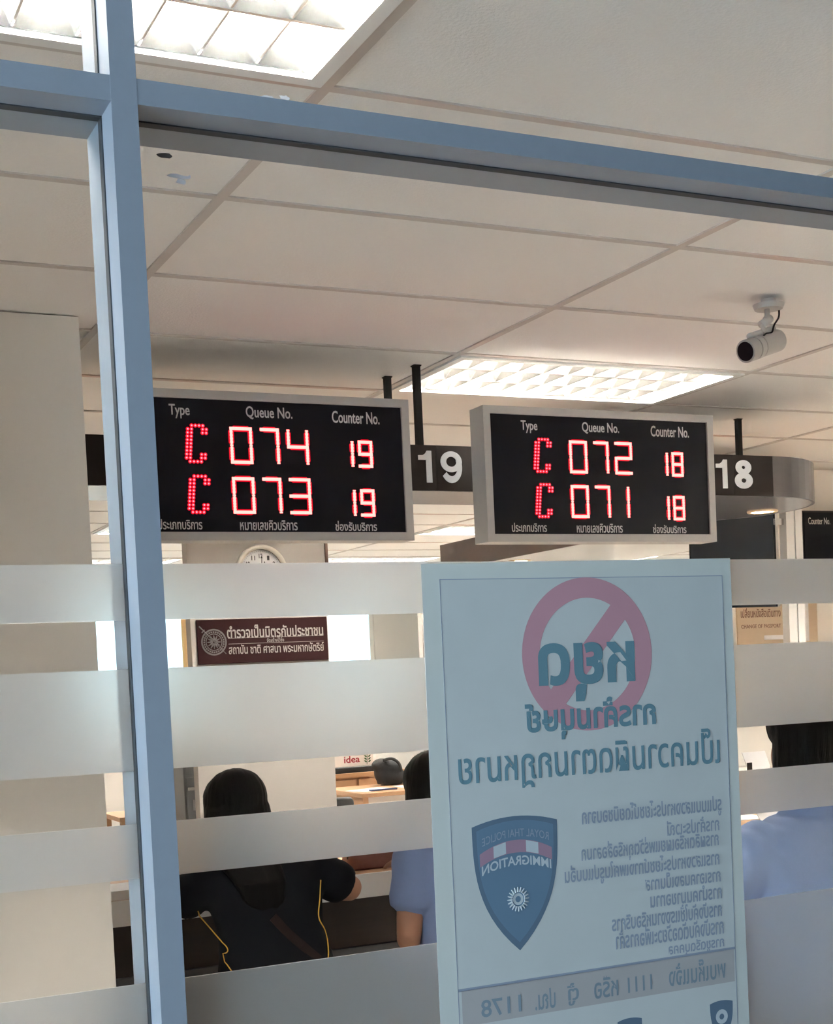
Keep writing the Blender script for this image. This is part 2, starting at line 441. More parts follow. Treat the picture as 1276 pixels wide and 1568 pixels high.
# tape left on the glass
def jag(w_, h_, n=14, seed=1):
    rd = random.Random(seed); out = []
    for i in range(n):
        a = 2*PI*i/n; r = .6+.4*rd.random(); out.append((w_/2*r*math.cos(a), h_/2*r*math.sin(a)))
    return out
blob(.4765, 2.1155, jag(.030, .006, 16, 2), M_SMUDGE, w1, 'tape_residue')
blob(.4800, 2.1100, jag(.016, .007, 12, 3), M_SMUDGE, w1, 'tape_residue')
blob(.4905, 2.1165, jag(.003, .004, 8, 5), M_SMUDGE, w1, 'tape_residue')
blob(.4640, 2.1370, jag(.022, .008, 12, 4), M_SMUDGE2, w1, 'grey_smear')
blob(.588, 2.2165, jag(.022, .006, 14, 7), M_SMUDGE, w3, 'tape_residue')
blob(.609, 2.2190, jag(.016, .006, 14, 9), M_SMUDGE, w3, 'tape_residue')

# ---------------------------------------------------------------- ceiling lights
def make_light():
    """recessed louvre light; its own origin is the corner of the ceiling cell at the ceiling face"""
    t = empty('louvre_light', (0, 0, 0), 'x', 'ceiling light', 'recessed louvre ceiling lights')
    L, W, e = CX-.024, CY-.022, .012
    bm = BM(); x0, x1, y0, y1 = e+.002, CX-e-.002, .013, CY-.013; b = .028
    box(bm, x0, x1, y0, y0+b, -.006, .012); box(bm, x0, x1, y1-b, y1, -.006, .012)
    box(bm, x0, x0+b, y0+b, y1-b, -.006, .012); box(bm, x1-b, x1, y0+b, y1-b, -.006, .012)
    link('trim_frame', bm, M_WHITEM, t)
    h = .11; bm = BM()
    box(bm, x0+b, x1-b, y0+b, y1-b, h, h+.006)
    box(bm, x0+b-.004, x0+b, y0+b, y1-b, .012, h); box(bm, x1-b, x1-b+.004, y0+b, y1-b, .012, h)
    box(bm, x0+b, x1-b, y0+b-.004, y0+b, .012, h); box(bm, x0+b, x1-b, y1-b, y1-b+.004, .012, h)
    link('housing', bm, M_WHITEM, t)
    bays = [y0+b+(y1-y0-2*b)*k/3 for k in range(4)]
    bm = BM()
    for k in (1, 2):      # long V reflectors between the tubes
        yy = bays[k]
        prism = [(yy-.004, .004), (yy+.004, .004), (yy+.030, .060), (yy-.030, .060)]
        A = [bm.verts.new((x0+b, p, z)) for p, z in prism]; B = [bm.verts.new((x1-b, p, z)) for p, z in prism]
        for q in range(4): bm.faces.new((A[q], A[(q+1) % 4], B[(q+1) % 4], B[q]))
    for yy, s in ((bays[0], 1), (bays[3], -1)):
        A = [bm.verts.new((x, yy+s*d, z)) for x, d, z in ((x0+b, .002, .004), (x0+b, .03, .07), (x1-b, .03, .07), (x1-b, .002, .004))]
        bm.faces.new(A)
    bmesh.ops.recalc_face_normals(bm, faces=bm.faces)
    link('reflector', bm, M_REFL, t)
    nb = 11
    bm = BM()
    for k in range(1, nb):
        xx = x0+b+(x1-x0-2*b)*k/nb
        pr = [(xx-.002, .005), (xx+.002, .005), (xx+.028, .058), (xx-.028, .058)]
        A = [bm.verts.new((p, bays[0]+.002, z)) for p, z in pr]; B = [bm.verts.new((p, bays[3]-.002, z)) for p, z in pr]
        for q in range(4): bm.faces.new((A[q], A[(q+1) % 4], B[(q+1) % 4], B[q]))
        bm.faces.new(A[::-1]); bm.faces.new(B)
    bmesh.ops.recalc_face_normals(bm, faces=bm.faces)
    link('louvre_blades', bm, M_REFL, t)
    for k in range(3):
        bm = BM(); yy = (bays[k]+bays[k+1])/2
        cyl(bm, (x0+b+.03, yy, .083), (x1-b-.03, yy, .083), .016, n=14)
        tb = link('fluorescent_tube', bm, M_TUBE, t, True)
        for xa, xb in ((x0+b+.005, x0+b+.03), (x1-b-.03, x1-b-.005)):
            c = BM(); cyl(c, (xa, yy, .083), (xb, yy, .083), .0165); link('tube_cap', c, M_CHROME, tb)
    return t
LLABEL = {(-1, -2): 'white louvre ceiling light nearest, cut by the top edge beside the post',
          (1, 2): 'large bright louvre ceiling light above the two queue displays',
          (3, 10): 'far louvre ceiling light seen between the two queue displays under counter sign 19',
          (1, 10): 'far louvre ceiling light showing in the slit left of the post, the higher one',
          (1, 14): 'farthest louvre ceiling light at left, just over the frosted strip by the post',
          (3, 14): 'farthest louvre ceiling light, long thin strip right of the wall clock'}
def lights():
    proto = None
    for (i, j) in LIGHTS:
        o = make_light() if proto is None else copy_tree(proto)
        if proto is None: proto = o
        o.location = (GX0+CX*i, GY0+CY*j, CEIL)
        o['label'] = LLABEL.get((i, j), 'recessed louvre ceiling light hidden behind signs or outside the frame, kept or added for its light')
lights()

# ---------------------------------------------------------------- queue displays
SEG = {'0': 'abcdef', '1': 'bc', '2': 'abged', '3': 'abgcd', '4': 'fgbc', '7': 'abc', '8': 'abcdefg', '9': 'abcdfg'}
def digit(parent, ch, x0, x1, z0, z1, y):
    """seven segment digit: hot core over a wider red strip drawn as its glow"""
    zm = (z0+z1)/2
    S = {'a': ((x0, z1), (x1, z1)), 'g': ((x0, zm), (x1, zm)), 'd': ((x0, z0), (x1, z0)),
         'f': ((x0, zm), (x0, z1)), 'e': ((x0, z0), (x0, zm)), 'b': ((x1, zm), (x1, z1)), 'c': ((x1, z0), (x1, zm))}
    def strip(bm, p, q, hw, ya, yb, ins):
        p, q = Vector(p), Vector(q); d = (q-p).normalized(); nrm = Vector((-d.y, d.x))
        p = p+d*ins; q = q-d*ins; k = hw
        pts = [p, p+d*k+nrm*hw, q-d*k+nrm*hw, q, q-d*k-nrm*hw, p+d*k-nrm*hw]
        prism_xz(bm, [(v.x, v.y) for v in pts], ya, yb)
    bm = BM()
    for s in SEG[ch]: strip(bm, *S[s], .0088, y-.0012, y, -.001)
    d = link('led_digit', bm, M_LEDG, parent)
    bm = BM()
    for s in SEG[ch]:
        strip(bm, *S[s], .0040, y-.0022, y-.0010, .0012)
        p, q = Vector(S[s][0]), Vector(S[s][1]); n = max(3, int((q-p).length/.0085))
        for k in range(n+1):
            c = p+(q-p)*k/n
            box(bm, c.x-.0048, c.x+.0048, y-.0024, y-.0011, c.y-.0022 if s in 'bcef' else c.y-.0048, c.y+.0022 if s in 'bcef' else c.y+.0048)
    link('led_core', bm, M_LED, d)
def letter_c(parent, x0, z0, w_, h_, y):
    rows = ['011110', '110011', '110011', '110000', '110000', '110000', '110000', '110000', '110011', '110011', '011110']
    bm = BM(); b2 = BM(); nr = len(rows)
    for r, row in enumerate(rows):
        z = z0+h_*(1-r/(nr-1))
        for c, v in enumerate(row):
            if v != '1': continue
            x = x0+w_*c/5+.010*(1-r/(nr-1))
            cyl(bm, (x, y, z), (x, y-.0012, z), .0062, n=10); cyl(b2, (x, y-.0010, z), (x, y-.0022, z), .0028, n=8)
    d = link('led_letter', bm, M_LEDG, parent); link('led_core', b2, M_LED2, d)
M_LED2 = emit('led_dot_core', (1.0, .26, .34), 2.0)
def housing(t, x, z, W, H, yf, yb, bw=.026):
    bm = BM()
    box(bm, x, x+W, yf, yf+.02, z, z+bw); box(bm, x, x+W, yf, yf+.02, z+H-bw, z+H)
    box(bm, x, x+bw, yf, yf+.02, z+bw, z+H-bw); box(bm, x+W-bw, x+W, yf, yf+.02, z+bw, z+H-bw)
    box(bm, x+.0005, x+W-.0005, yf+.02, yb, z+.0005, z+H-.0005)
    link('housing', bm, M_FRAME, t)
    bm = BM(); box(bm, x+bw, x+W-bw, yf+.008, yf+.0198, z+bw, z+H-bw); link('screen_panel', bm, M_SCREEN, t)
def display(x, z, rows, label):
    W, H = .94, .452; yf, yb = 4.14, 4.235
    t = empty('queue_display', (x+W/2, yb, z), label, 'queue display', 'queue displays over the counters')
    housing(t, x, z, W, H, yf, yb)
    y = yf+.0078
    T = lambda s, a, b, c, d, bold=.012: text('lettering', s, M_PRINT, t, x+a, x+b, z+c, z+d, y, bold=bold)
    T('Type', .147, .211, .366, .408); T('Queue No.', .389, .541, .371, .411); T('Counter No.', .674, .838, .370, .408)
    T('ประเภทบริการ', .096, .232, .034, .064); T('หมายเลขคิวบริการ', .352, .540, .032, .063); T('ช่องรับบริการ', .668, .812, .031, .062)
    for (num, ctr), z0, z1, c0, c1 in zip(rows, (.236, .084), (.344, .192), (.236, .081), (.312, .158)):
        letter_c(t, x+.193, z+z0+.002, .058, .108, y)
        for ch, a, b in zip(num, (.338, .436, .523), (.400, .488, .585)):
            if ch == '1': a = b = .560
            digit(t, ch, x+a, x+b if ch != '1' else x+.568, z+z0+.003, z+z1-.003, y)
        digit(t, '1', x+.70, x+.738, z+c0, z+c1, y)
        digit(t, ctr[1], x+.763, x+.803, z+c0, z+c1, y)
    bm = BM()
    for q in (.16, W-.16): box(bm, x+q-.02, x+q+.02, yb, 4.2995, z+.19, z+.29)
    link('wall_bracket', bm, M_BLACK, t)
display(1.066, 1.983, [('074', '19'), ('073', '19')], 'left queue display reading 074 and 073 for counter 19')
display(2.279, 1.978, [('072', '18'), ('071', '18')], 'right queue display reading 072 and 071 for counter 18')

# third display, black, cut by the right edge
t = empty('queue_display', (5.5, 6.19, 2.0), 'black queue display cut off by the right edge of the photo', 'queue display', 'queue displays over the counters')
X3, Z3 = 5.335, 2.05
bm = BM(); box(bm, X3-.01, X3+.93, 6.10, 6.199, Z3-.03, Z3+.30); link('housing', bm, M_BLACK, t)
bm = BM(); box(bm, X3, X3+.92, 6.095, 6.0995, Z3-.02, Z3+.29); link('screen_panel', bm, M_SCREEN, t)
text('lettering', 'Counter No.', M_PRINT, t, X3+.03, X3+.185, Z3+.225, Z3+.262, 6.0945)

# ---------------------------------------------------------------- counter canopy with the numbers 19 and 18
FZ0, FZ1, FY = 2.167, 2.320, 4.300
def numeral(ch, a, b, z0, z1, t):
    bm = BM(); y1, y0 = FY-.0004, FY-.003; W, H = b-a, z1-z0; cx = (a+b)/2
    if ch == '1':
        q = .55*W
        prism_xz(bm, [(b-.42*W, z0), (b, z0), (b, z1), (b-.34*W, z1), (b-.46*W, z1-.09*H), (b-.66*W, z1-.145*H), (a, z1-.15*H), (a, z1-.29*H), (b-.42*W, z1-.29*H)], y0, y1)
    elif ch == '8':
        r = H*.285; k = W/(2*r)
        ring_xz(bm, cx, z0+r, r-.022, r, y0, y1, 40, k); r2 = H*.255
        ring_xz(bm, cx, z1-r2, r2-.021, r2, y0+.0001, y1-.0001, 40, k*.98)
    else:
        r = W/2; rz = H*.33
        ring_xz(bm, cx, z1-rz, (r-.021)*rz/r, rz, y0, y1, 40, r/rz)
        ring_xz(bm, cx, z0+H*.5, H*.5-.023, H*.5, y0+.0001, y1-.0001, 36, r/(H*.5), -2.55, .75)
    return link('numeral', bm, M_NUM, t)
def canopy():
    t = empty('counter_canopy', (2, 4.5, FZ0), 'dark brown hanging counter canopy with numbers 19 and 18 and rounded end', 'counter canopy')
    c, r = (3.62, 4.75), .45
    arc = [(c[0]+r*math.sin(PI*k/28), c[1]-r*math.cos(PI*k/28)) for k in range(29)]
    bm = BM(); prism_xy(bm, [(.925, FY+.012)]+[(x, y) for x, y in [(c[0], FY+.012)]]+[(c[0]+(r-.012)*math.sin(PI*k/28), c[1]-(r-.012)*math.cos(PI*k/28)) for k in range(1, 29)]+[(3.05, c[1]+r-.012), (3.05, 4.65), (.925, 4.65)], FZ0, FZ0+.02)
    link('soffit', bm, M_SOFFIT, t)
    bm = BM()
    xs = [.925, 1.30, 2.178, 3.10, 3.431, 3.62]
    for a, b in zip(xs, xs[1:]): box(bm, a+.0008, b-.0008, FY, FY+.012, FZ0, FZ1)
    link('fascia', bm, M_BROWN, t)
    bm = BM(); outer = arc; inner = [(c[0]+(r-.012)*math.sin(PI*k/28), c[1]-(r-.012)*math.cos(PI*k/28)) for k in range(29)]
    prism_xy(bm, outer+inner[::-1], FZ0, FZ1); link('rounded_end', bm, M_STEEL, t, False)
    bm = BM(); box(bm, .925, 3.05, 4.638, 4.65, FZ0+.02, FZ1); box(bm, 3.05, 3.62, c[1]+r-.012, c[1]+r, FZ0+.02, FZ1)
    box(bm, 3.038, 3.05, 4.65, c[1]+r, FZ0+.02, FZ1); link('back_board', bm, M_BROWN, t)
    bm = BM(); box(bm, .93, 3.04, 4.312, 4.638, FZ1-.012, FZ1-.004); box(bm, 3.05, 3.60, 4.312, 5.18, FZ1-.012, FZ1-.004)
    link('top_board', bm, M_BROWN, t)
    for s, a, b in (('1', 2.110, 2.160), ('9', 2.194, 2.275), ('1', 3.349, 3.401), ('8', 3.436, 3.520)):
        numeral(s, a, b, 2.194, 2.301, t)
    for x, y in ((2.133, 4.33), (2.112, 4.52), (3.985, 4.95), (1.15, 4.5)):
        bm = BM(); box(bm, x-.011, x+.011, y-.011, y+.011, FZ1-.02, CEIL-.004); box(bm, x-.014, x+.014, y-.014, y+.014, CEIL-.004, CEIL)
        link('hanger_rod', bm, M_ROD, t)
    downlight(3.93, 4.743, FZ0, t)
M_DRIM = mat('downlight_rim', (.75, .55, .35), .35, .3)
def downlight(x, y, z, t, r=.062):
    bm = BM(); n = 32
    V = []
    for k in range(n):
        a = 2*PI*k/n; V.append([bm.verts.new((x+q*math.cos(a), y+q*math.sin(a), zz)) for q, zz in ((r*.72, z+.004), (r*.78, z-.005), (r, z-.006), (r*1.05, z))])
    for k in range(n):
        for q in range(3): bm.faces.new((V[k][q], V[k][q+1], V[(k+1) % n][q+1], V[(k+1) % n][q]))
    bmesh.ops.recalc_face_normals(bm, faces=bm.faces)
    d = link('downlight', bm, M_DRIM, t, True)
    bm = BM(); cyl(bm, (x, y, z-.001), (x, y, z-.003), r*.74, n=28); link('lamp', bm, M_DOWN, d)
canopy()
def return_canopy():
    t = empty('return_canopy', (4.5, 6.6, FZ0), 'brown wood canopy with pale soffit behind the right queue display', 'counter canopy')
    x0, x1, y0, y1 = 3.875, 4.86, 5.75, 7.65
    bm = BM(); box(bm, x0, x0+.015, y0+.015, y1, FZ0, FZ1); box(bm, x0+.015, x1, y1-.015, y1, FZ0, FZ1)
    box(bm, x0, x1, y0, y0+.015, FZ0, FZ1); link('fascia', bm, M_WOODR, t)
    bm = BM(); box(bm, x0+.015, x1, y0+.015, y1-.015, FZ0+.003, FZ0+.02); link('soffit', bm, M_WHITEM, t)
    bm = BM(); box(bm, x0+.015, x1, y0+.015, y1-.015, FZ1-.02, FZ1-.004); link('top_board', bm, M_BROWN, t)
    downlight(4.06, 7.02, FZ0+.003, t); downlight(4.69, 6.02, FZ0+.003, t)
    for x, y in ((4.1, 6.0), (4.1, 7.4), (4.75, 7.4)):
        bm = BM(); box(bm, x-.011, x+.011, y-.011, y+.011, FZ1-.01, CEIL); link('hanger_rod', bm, M_ROD, t)
    return t
return_canopy()
# dark tinted panels with white posts below the canopies
def screen_panel():
    t = empty('tinted_screen', (4.5, 5.5, 0), 'dark tinted glass screen with white post under counter 18 canopy', 'glass screen')
    bm = BM(); box(bm, 4.12, 4.62, 5.50, 5.512, 1.80, 2.30); link('dark_panel', bm, M_TINT, t)
    bm = BM(); box(bm, 4.625, 4.64, 5.49, 5.52, 1.80, 2.34); link('chrome_strip', bm, M_CHROME, t)
    bm = BM(); box(bm, 4.685, 4.735, 5.48, 5.53, 0, 2.50); box(bm, 4.742, 4.785, 5.48, 5.53, 0, 2.53)
    link('white_post', bm, M_WHITEM, t)
    bm = BM(); box(bm, 4.62, 4.69, 5.497, 5.513, 2.2, 2.23); box(bm, 4.62, 4.69, 5.497, 5.513, 1.85, 1.88); link('clamp', bm, M_CHROME, t)
screen_panel()
def back_screen():
    t = empty('tinted_screen', (4.5, 6.9, 0), 'dark tinted screen with paper notice under the brown wood canopy', 'glass screen')
    bm = BM(); box(bm, 4.30, 4.808, 7.20, 7.212, 1.80, FZ0+.002); link('dark_panel', bm, M_TINT, t)
    bm = BM(); box(bm, 4.81, 4.842, 7.19, 7.22, 0, FZ0+.002); link('white_post', bm, M_WHITEM, t)
    bm = BM(); box(bm, 4.36, 4.60, 7.190, 7.1995, 1.98, 2.12); link('paper_notice', bm, M_PAPER, t)
back_screen()

# ---------------------------------------------------------------- security camera
def cctv():
    bx, by = 2.77, 3.285
    t = empty('security_camera', (bx, by, CEIL), 'silver bullet security camera hanging from the ceiling at right', 'security camera')
    m = mat('silver_plastic', (.50, .48, .46), .35, .4, var=.06)
    bm = BM(); cyl(bm, (bx, by, CEIL-.001), (bx, by, CEIL-.016), .022, n=24); cyl(bm, (bx, by, CEIL-.016), (bx, by, CEIL-.030), .046, .040, n=32)
    link('ceiling_mount', bm, m, t)
    bm = BM(); tube(bm, [(bx-.006, by, CEIL-.028), (bx-.006, by, CEIL-.05), (bx-.018, by-.004, CEIL-.062)], .008, 10); cyl(bm, (bx-.034, by-.006, CEIL-.078), (bx+.004, by, CEIL-.056), .012, n=16)
    tube(bm, [(bx-.03, by-.006, CEIL-.076), (bx-.028, by-.008, CEIL-.092), (bx-.022, by-.008, CEIL-.100)], .007, 10)
    link('bracket', bm, m, t, True)
    a, d = Vector((2.668, 3.270, 2.432)), Vector((.92, .20, .30)).normalized()
    bm = BM(); L = .155
    for s0, s1, r in ((0, .035, .033), (.035, .04, .030), (.04, .06, .033), (.06, .065, .030), (.065, L, .032)):
        cyl(bm, a+d*s0, a+d*s1, r, n=28)
    link('camera_body', bm, m, t)
    bm = BM(); up = d.cross(Vector((0, 0, 1))).normalized().cross(d)
    tube(bm, [a+d*(.03+.12*k/6)+up*.037 for k in range(7)], .009, 8); link('sun_shield', bm, m, t, True)
    bm = BM(); cyl(bm, a-d*.0015, a+d*.01, .0275, n=28); link('lens', bm, M_SCREEN, t)
    bm = BM(); P = [(bx+.038, by, CEIL-.028), (bx+.036, by, CEIL-.05), (bx+.014, by-.005, CEIL-.075), (bx, by-.01, CEIL-.098), (bx-.02, by-.01, CEIL-.103), (bx-.038, by-.02, CEIL-.112)]
    tube(bm, smooth_path(P, 6), .0028, 8); link('cable', bm, M_ROD, t, True)
def smooth_path(P, k=6):
    P = [Vector(p) for p in P]; out = []
    for i in range(len(P)-1):
        p0, p1, p2, p3 = P[max(i-1, 0)], P[i], P[i+1], P[min(i+2, len(P)-1)]
        for j in range(k):
            t = j/k
            out.append(.5*((2*p1)+(-p0+p2)*t+(2*p0-5*p1+4*p2-p3)*t*t+(-p0+3*p1-3*p2+p3)*t**3))
    out.append(P[-1]); return out
cctv()

# ---------------------------------------------------------------- clock and police sign on the white panel
def clock():
    cx, cz, y, R = 2.489, 2.118, 6.999, .138
    t = empty('wall_clock', (cx, y, cz), 'round white wall clock above the brown sign on white panel', 'clock')
    bm = BM(); ring_xz(bm, cx, cz, R-.022, R, y-.04, y); link('rim', bm, mat('cream_rim', (.66, .62, .55), .4), t, True)
    bm = BM(); cyl(bm, (cx, y, cz), (cx, y-.02, cz), R-.02, n=48); link('dial', bm, M_PAPER, t)
    bm = BM(); ring_xz(bm, cx, cz, R-.024, R-.0205, y-.0225, y-.0205)
    for k in range(60):
        a = 2*PI*k/60; l = .008 if k % 5 == 0 else .004
        cyl(bm, (cx+(R-.03)*math.sin(a), y-.0212, cz+(R-.03)*math.cos(a)), (cx+(R-.03-l)*math.sin(a), y-.0212, cz+(R-.03-l)*math.cos(a)), .0008, n=6)
    link('minute_marks', bm, M_BLACK, t)
    for k in range(1, 13):
        a = 2*PI*k/12; px, pz = cx+.082*math.sin(a), cz+.082*math.cos(a); s = .013 if k < 10 else .020
        text('numeral', str(k), M_BLACK, t, px-s/2-(0 if k > 9 else .0), px+s/2, pz-.012, pz+.012, y-.021, bold=.02)
    bm = BM()
    for a, l, wd in ((.06, .085, .004), (.35, .055, .005)):
        tube(bm, [(cx, y-.026, cz), (cx+l*math.sin(a), y-.026, cz+l*math.cos(a))], wd/2, 6)
    ball(bm, (cx, y-.026, cz), .006); link('hands', bm, M_BLACK, t)
clock()
def police_sign():
    x0, x1, z0, z1, y = 2.128, 2.846, 1.649, 1.877, 6.999
    t = empty('brown_sign', ((x0+x1)/2, y, z0), 'brown sign with a round emblem and white lettering below the clock', 'sign')
    bm = BM(); box(bm, x0, x1, y-.012, y, z0, z1, .002, 1); link('board', bm, mat('maroon_board', (.024, .0085, .009), .8, var=.1, spec=.1), t)
    m = mat('cream_lettering', (.26, .235, .22), .5); yy = y-.0122
    text('lettering', 'ตำรวจเป็นมิตรกับประชาชน', m, t, x0+.160, x1-.025, z0+.128, z1-.032, yy, bold=.018)
    text('lettering', 'จัดสร้างไว้ซึ่ง', m, t, x0+.375, x0+.470, z0+.104, z0+.126, yy)
    text('lettering', 'สถาบัน ชาติ ศาสนา พระมหากษัตริย์', m, t, x0+.165, x1-.025, z0+.047, z0+.096, yy, bold=.012)
    bm = BM(); box(bm, x0+.165, x1-.025, yy-.0006, yy, z0+.099, z0+.1008); box(bm, x0+.165, x1-.025, yy-.0006, yy, z0+.1285, z0+.130); link('ruled_line', bm, m, t)
    me = mat('silver_emblem', (.11, .10, .10), .5, .2); cx, cz = x0+.088, (z0+z1)/2-.002
    bm = BM(); ring_xz(bm, cx, cz, .060, .068, yy-.001, yy); ring_xz(bm, cx, cz, .040, .044, yy-.001, yy)
    for k in range(28):
        a = 2*PI*k/28; box(bm, cx+.052*math.cos(a)-.004, cx+.052*math.cos(a)+.004, yy-.0008, yy, cz+.052*math.sin(a)-.004, cz+.052*math.sin(a)+.004)
    for k in range(12):
        a = 2*PI*k/12; tube(bm, [(cx+.012*math.cos(a), yy-.0008, cz+.012*math.sin(a)), (cx+.035*math.cos(a), yy-.0008, cz+.035*math.sin(a))], [.005, .002], 6)
    ring_xz(bm, cx, cz, .006, .012, yy-.001, yy)
    tube(bm, [(cx-.075, yy-.001, cz+.082), (cx+.062, yy-.001, cz-.062)], [.0035, .0015], 6); tube(bm, [(cx-.062, yy-.0012, cz+.050), (cx-.048, yy-.0012, cz+.064)], .003, 6)
    link('emblem', bm, me, t)
police_sign()
# ---------------------------------------------------------------- poster taped to our side of the glass (we see its back)
def poster():
    y = 1.5405
    x0, x1, z0, z1 = .7535, 1.220, 1.02, 1.683
    t = empty('poster', (1.0, y, z0), 'large pale poster seen from behind, mirrored lettering, taped to the glass', 'poster')
    k = y/1.53
    P0 = (.60, .62, .58)
    bm = BM()       # paper with a slight wave, hanging a touch out of square
    NX, NZ = 24, 32; th = .0005; G = [[[None]*2 for _ in range(NZ+1)] for _ in range(NX+1)]
    for i in range(NX+1):
        for j in range(NZ+1):
            u, v = i/NX, j/NZ; xl = x0-.002*(1-v); xr = x1-.0015*v+.004*(1-v)
            x = xl+(xr-xl)*u; z = z0+(z1+.004*u-z0)*v
            for s in range(2): G[i][j][s] = bm.verts.new((x, y+s*th, z))
    for i in range(NX):
        for j in range(NZ):
            bm.faces.new((G[i][j][0], G[i+1][j][0], G[i+1][j+1][0], G[i][j+1][0])); bm.faces.new((G[i][j][1], G[i][j+1][1], G[i+1][j+1][1], G[i+1][j][1]))
    for i in range(NX):
        for j in (0, NZ): bm.faces.new((G[i][j][0], G[i][j][1], G[i+1][j][1], G[i+1][j][0]))
    for j in range(NZ):
        for i in (0, NX): bm.faces.new((G[i][j][0], G[i][j+1][0], G[i][j+1][1], G[i][j][1]))
    bmesh.ops.recalc_face_normals(bm, faces=bm.faces)
    link('paper_sheet', bm, paper_mat('poster_paper', P0, .2), t)
    f = y-.0002
    pm = lambda n, c: paper_mat(n, c, .15)
    field, red, teal = pm('poster_field', (.54, .56, .54)), pm('poster_red', (.52, .28, .32)), pm('poster_teal', (.14, .25, .295))
    blue, pale, purple, tan = pm('poster_blue', (.14, .22, .30)), pm('poster_pale', (.50, .55, .57)), pm('poster_purple', (.285, .325, .39)), pm('poster_tan', (.42, .40, .385))
    navy = pm('poster_navy', (.12, .175, .235)); rose = pm('poster_rose', (.36, .23, .29))
    K = lambda *v: [q*k for q in v]
    bx0, bx1 = .772*k, 1.196*k
    bm = BM(); box(bm, bx0, bx1, f-.0001, f, z0+.012, 1.664); link('printed_field', bm, field, t)
    f -= .00025
    e = lambda z: EYE+(z-EYE)*k
    bm = BM(); box(bm, bx0, bx1, f-.0001, f, e(1.1595)-.001, e(1.162)); box(bm, bx0, bx0+.001, f-.0001, f, z0+.012, 1.664); box(bm, bx1-.001, bx1, f-.0001, f, z0+.012, 1.664); box(bm, bx0, bx1, f-.0001, f, 1.663, 1.664)
    link('border_line', bm, purple, t)
    # prohibition ring and slash
    cx, cz = .980*k, e(1.5655); R = .0975*k
    bm = BM(); ring_xz(bm, cx, cz, R*.735, R, f-.00012, f, 80)
    a = math.radians(48); dx, dz = math.cos(a), math.sin(a); hw = .0145; L = R*.78
    prism_xz(bm, [(cx-dx*L-dz*hw, cz-dz*L+dx*hw), (cx+dx*L-dz*hw, cz+dz*L+dx*hw), (cx+dx*L+dz*hw, cz+dz*L-dx*hw), (cx-dx*L+dz*hw, cz-dz*L-dx*hw)], f-.0001, f)
    link('prohibition_ring', bm, red, t)
    f2 = f-.0004
    TX = lambda s, m, a, b, c, d, bold=0.: text('mirrored_lettering', s, m, t, a*k, b*k, e(c), e(d), f2, mirror=True, bold=bold, depth=.00008)
    TX('หยุด', teal, .905, 1.050, 1.506, 1.581, .035); TX('การค้ามนุษย์', teal, .883, 1.080, 1.459, 1.510, .03)
    TX('เป็นความผิดตามกฎหมาย', teal, .786, 1.181, 1.402, 1.460, .012)
    L9 = [('รูปแบบแสวงหาประโยชน์โดยมิชอบจาก', .960, 1.181, 1.342, 1.371), ('การค้าประเวณี', 1.091, 1.176, 1.322, 1.343), ('การผลิตหรือเผยแพร่วัตถุหรือสื่อลามก', .957, 1.174, 1.296, 1.324),
          ('การแสวงหาประโยชน์ทางเพศในรูปแบบอื่น', .931, 1.174, 1.270, 1.298), ('การเอาคนลงเป็นทาส', 1.053, 1.175, 1.253, 1.274), ('การนำคนมาขอทาน', 1.060, 1.176, 1.230, 1.251),
          ('การบังคับใช้แรงงานหรือบริการ', .999, 1.175, 1.206, 1.229), ('การบังคับตัดอวัยวะเพื่อการค้า', 1.004, 1.177, 1.182, 1.207), ('การขูดรีดบุคคล', 1.086, 1.177, 1.160, 1.180)]
    for s, a, b, c, d in L9: TX(s, purple, a, b, c, d, .022)
    bm = BM(); box(bm, .777*k, 1.193*k, f-.0001, f, e(1.115), e(1.159)); link('telephone_bar', bm, tan, t)
    slate = pm('poster_slate', (.22, .28, .32))
    for s_, a_, b_, c_, d_ in (('พบเห็นแจ้ง', 1.085, 1.178, 1.122, 1.152), ('1111', 1.020, 1.058, 1.123, 1.143), ('หรือ', .968, 1.005, 1.122, 1.150), ('ตู้', .928, .945, 1.119, 1.148), ('ปณ.', .880, .910, 1.120, 1.146), ('1178', .803, .860, 1.122, 1.144)):
        TX(s_, slate, a_, b_, c_, d_, .015)
    # immigration shield
    def shield(s, sx0, sx1, sz0, sz1, ya):
        c = (sx0+sx1)/2; w_ = (sx1-sx0)/2*s; h = sz1-sz0; zt = sz1-h*(1-s)*.32; zb = sz0+h*(1-s)*.62
        pts = []
        for q in range(13):
            u = -1+2*q/12; pts.append((c+u*w_, zt-.055*h*u*u))
        for q in range(1, 15):
            v = q/14; pts.append((c+w_*(1-v**3.0)*(1 if v < 1 else 0), zt-.055*h-(zt-.055*h-zb)*v))
        for q in range(13, 0, -1):
            v = q/14; pts.append((c-w_*(1-v**3.0), zt-.055*h-(zt-.055*h-zb)*v))
        return pts
    sx0, sx1, sz0, sz1 = .801*k, .923*k, e(1.199), e(1.368); c = (sx0+sx1)/2
    sh = None
    bm = BM(); prism_xz(bm, shield(1, sx0, sx1, sz0, sz1, 0), f-.0001, f); sh = link('shield_emblem', bm, navy, t)
    bm = BM(); prism_xz(bm, shield(.90, sx0, sx1, sz0, sz1, 0), f-.00025, f-.00012); link('emblem_field', bm, blue, sh)
    bm = BM(); zz = sz1-.060
    for q in range(16):
        u0, u1 = -1+q/8, -1+(q+1)/8; g = lambda u: zz+.014*(1-u*u)
        prism_xz(bm, [(c+u0*.052, g(u0)), (c+u1*.052, g(u1)), (c+u1*.052, g(u1)+.016), (c+u0*.052, g(u0)+.016)], f-.0004, f-.00027)
    link('flag_stripe', bm, rose, sh)
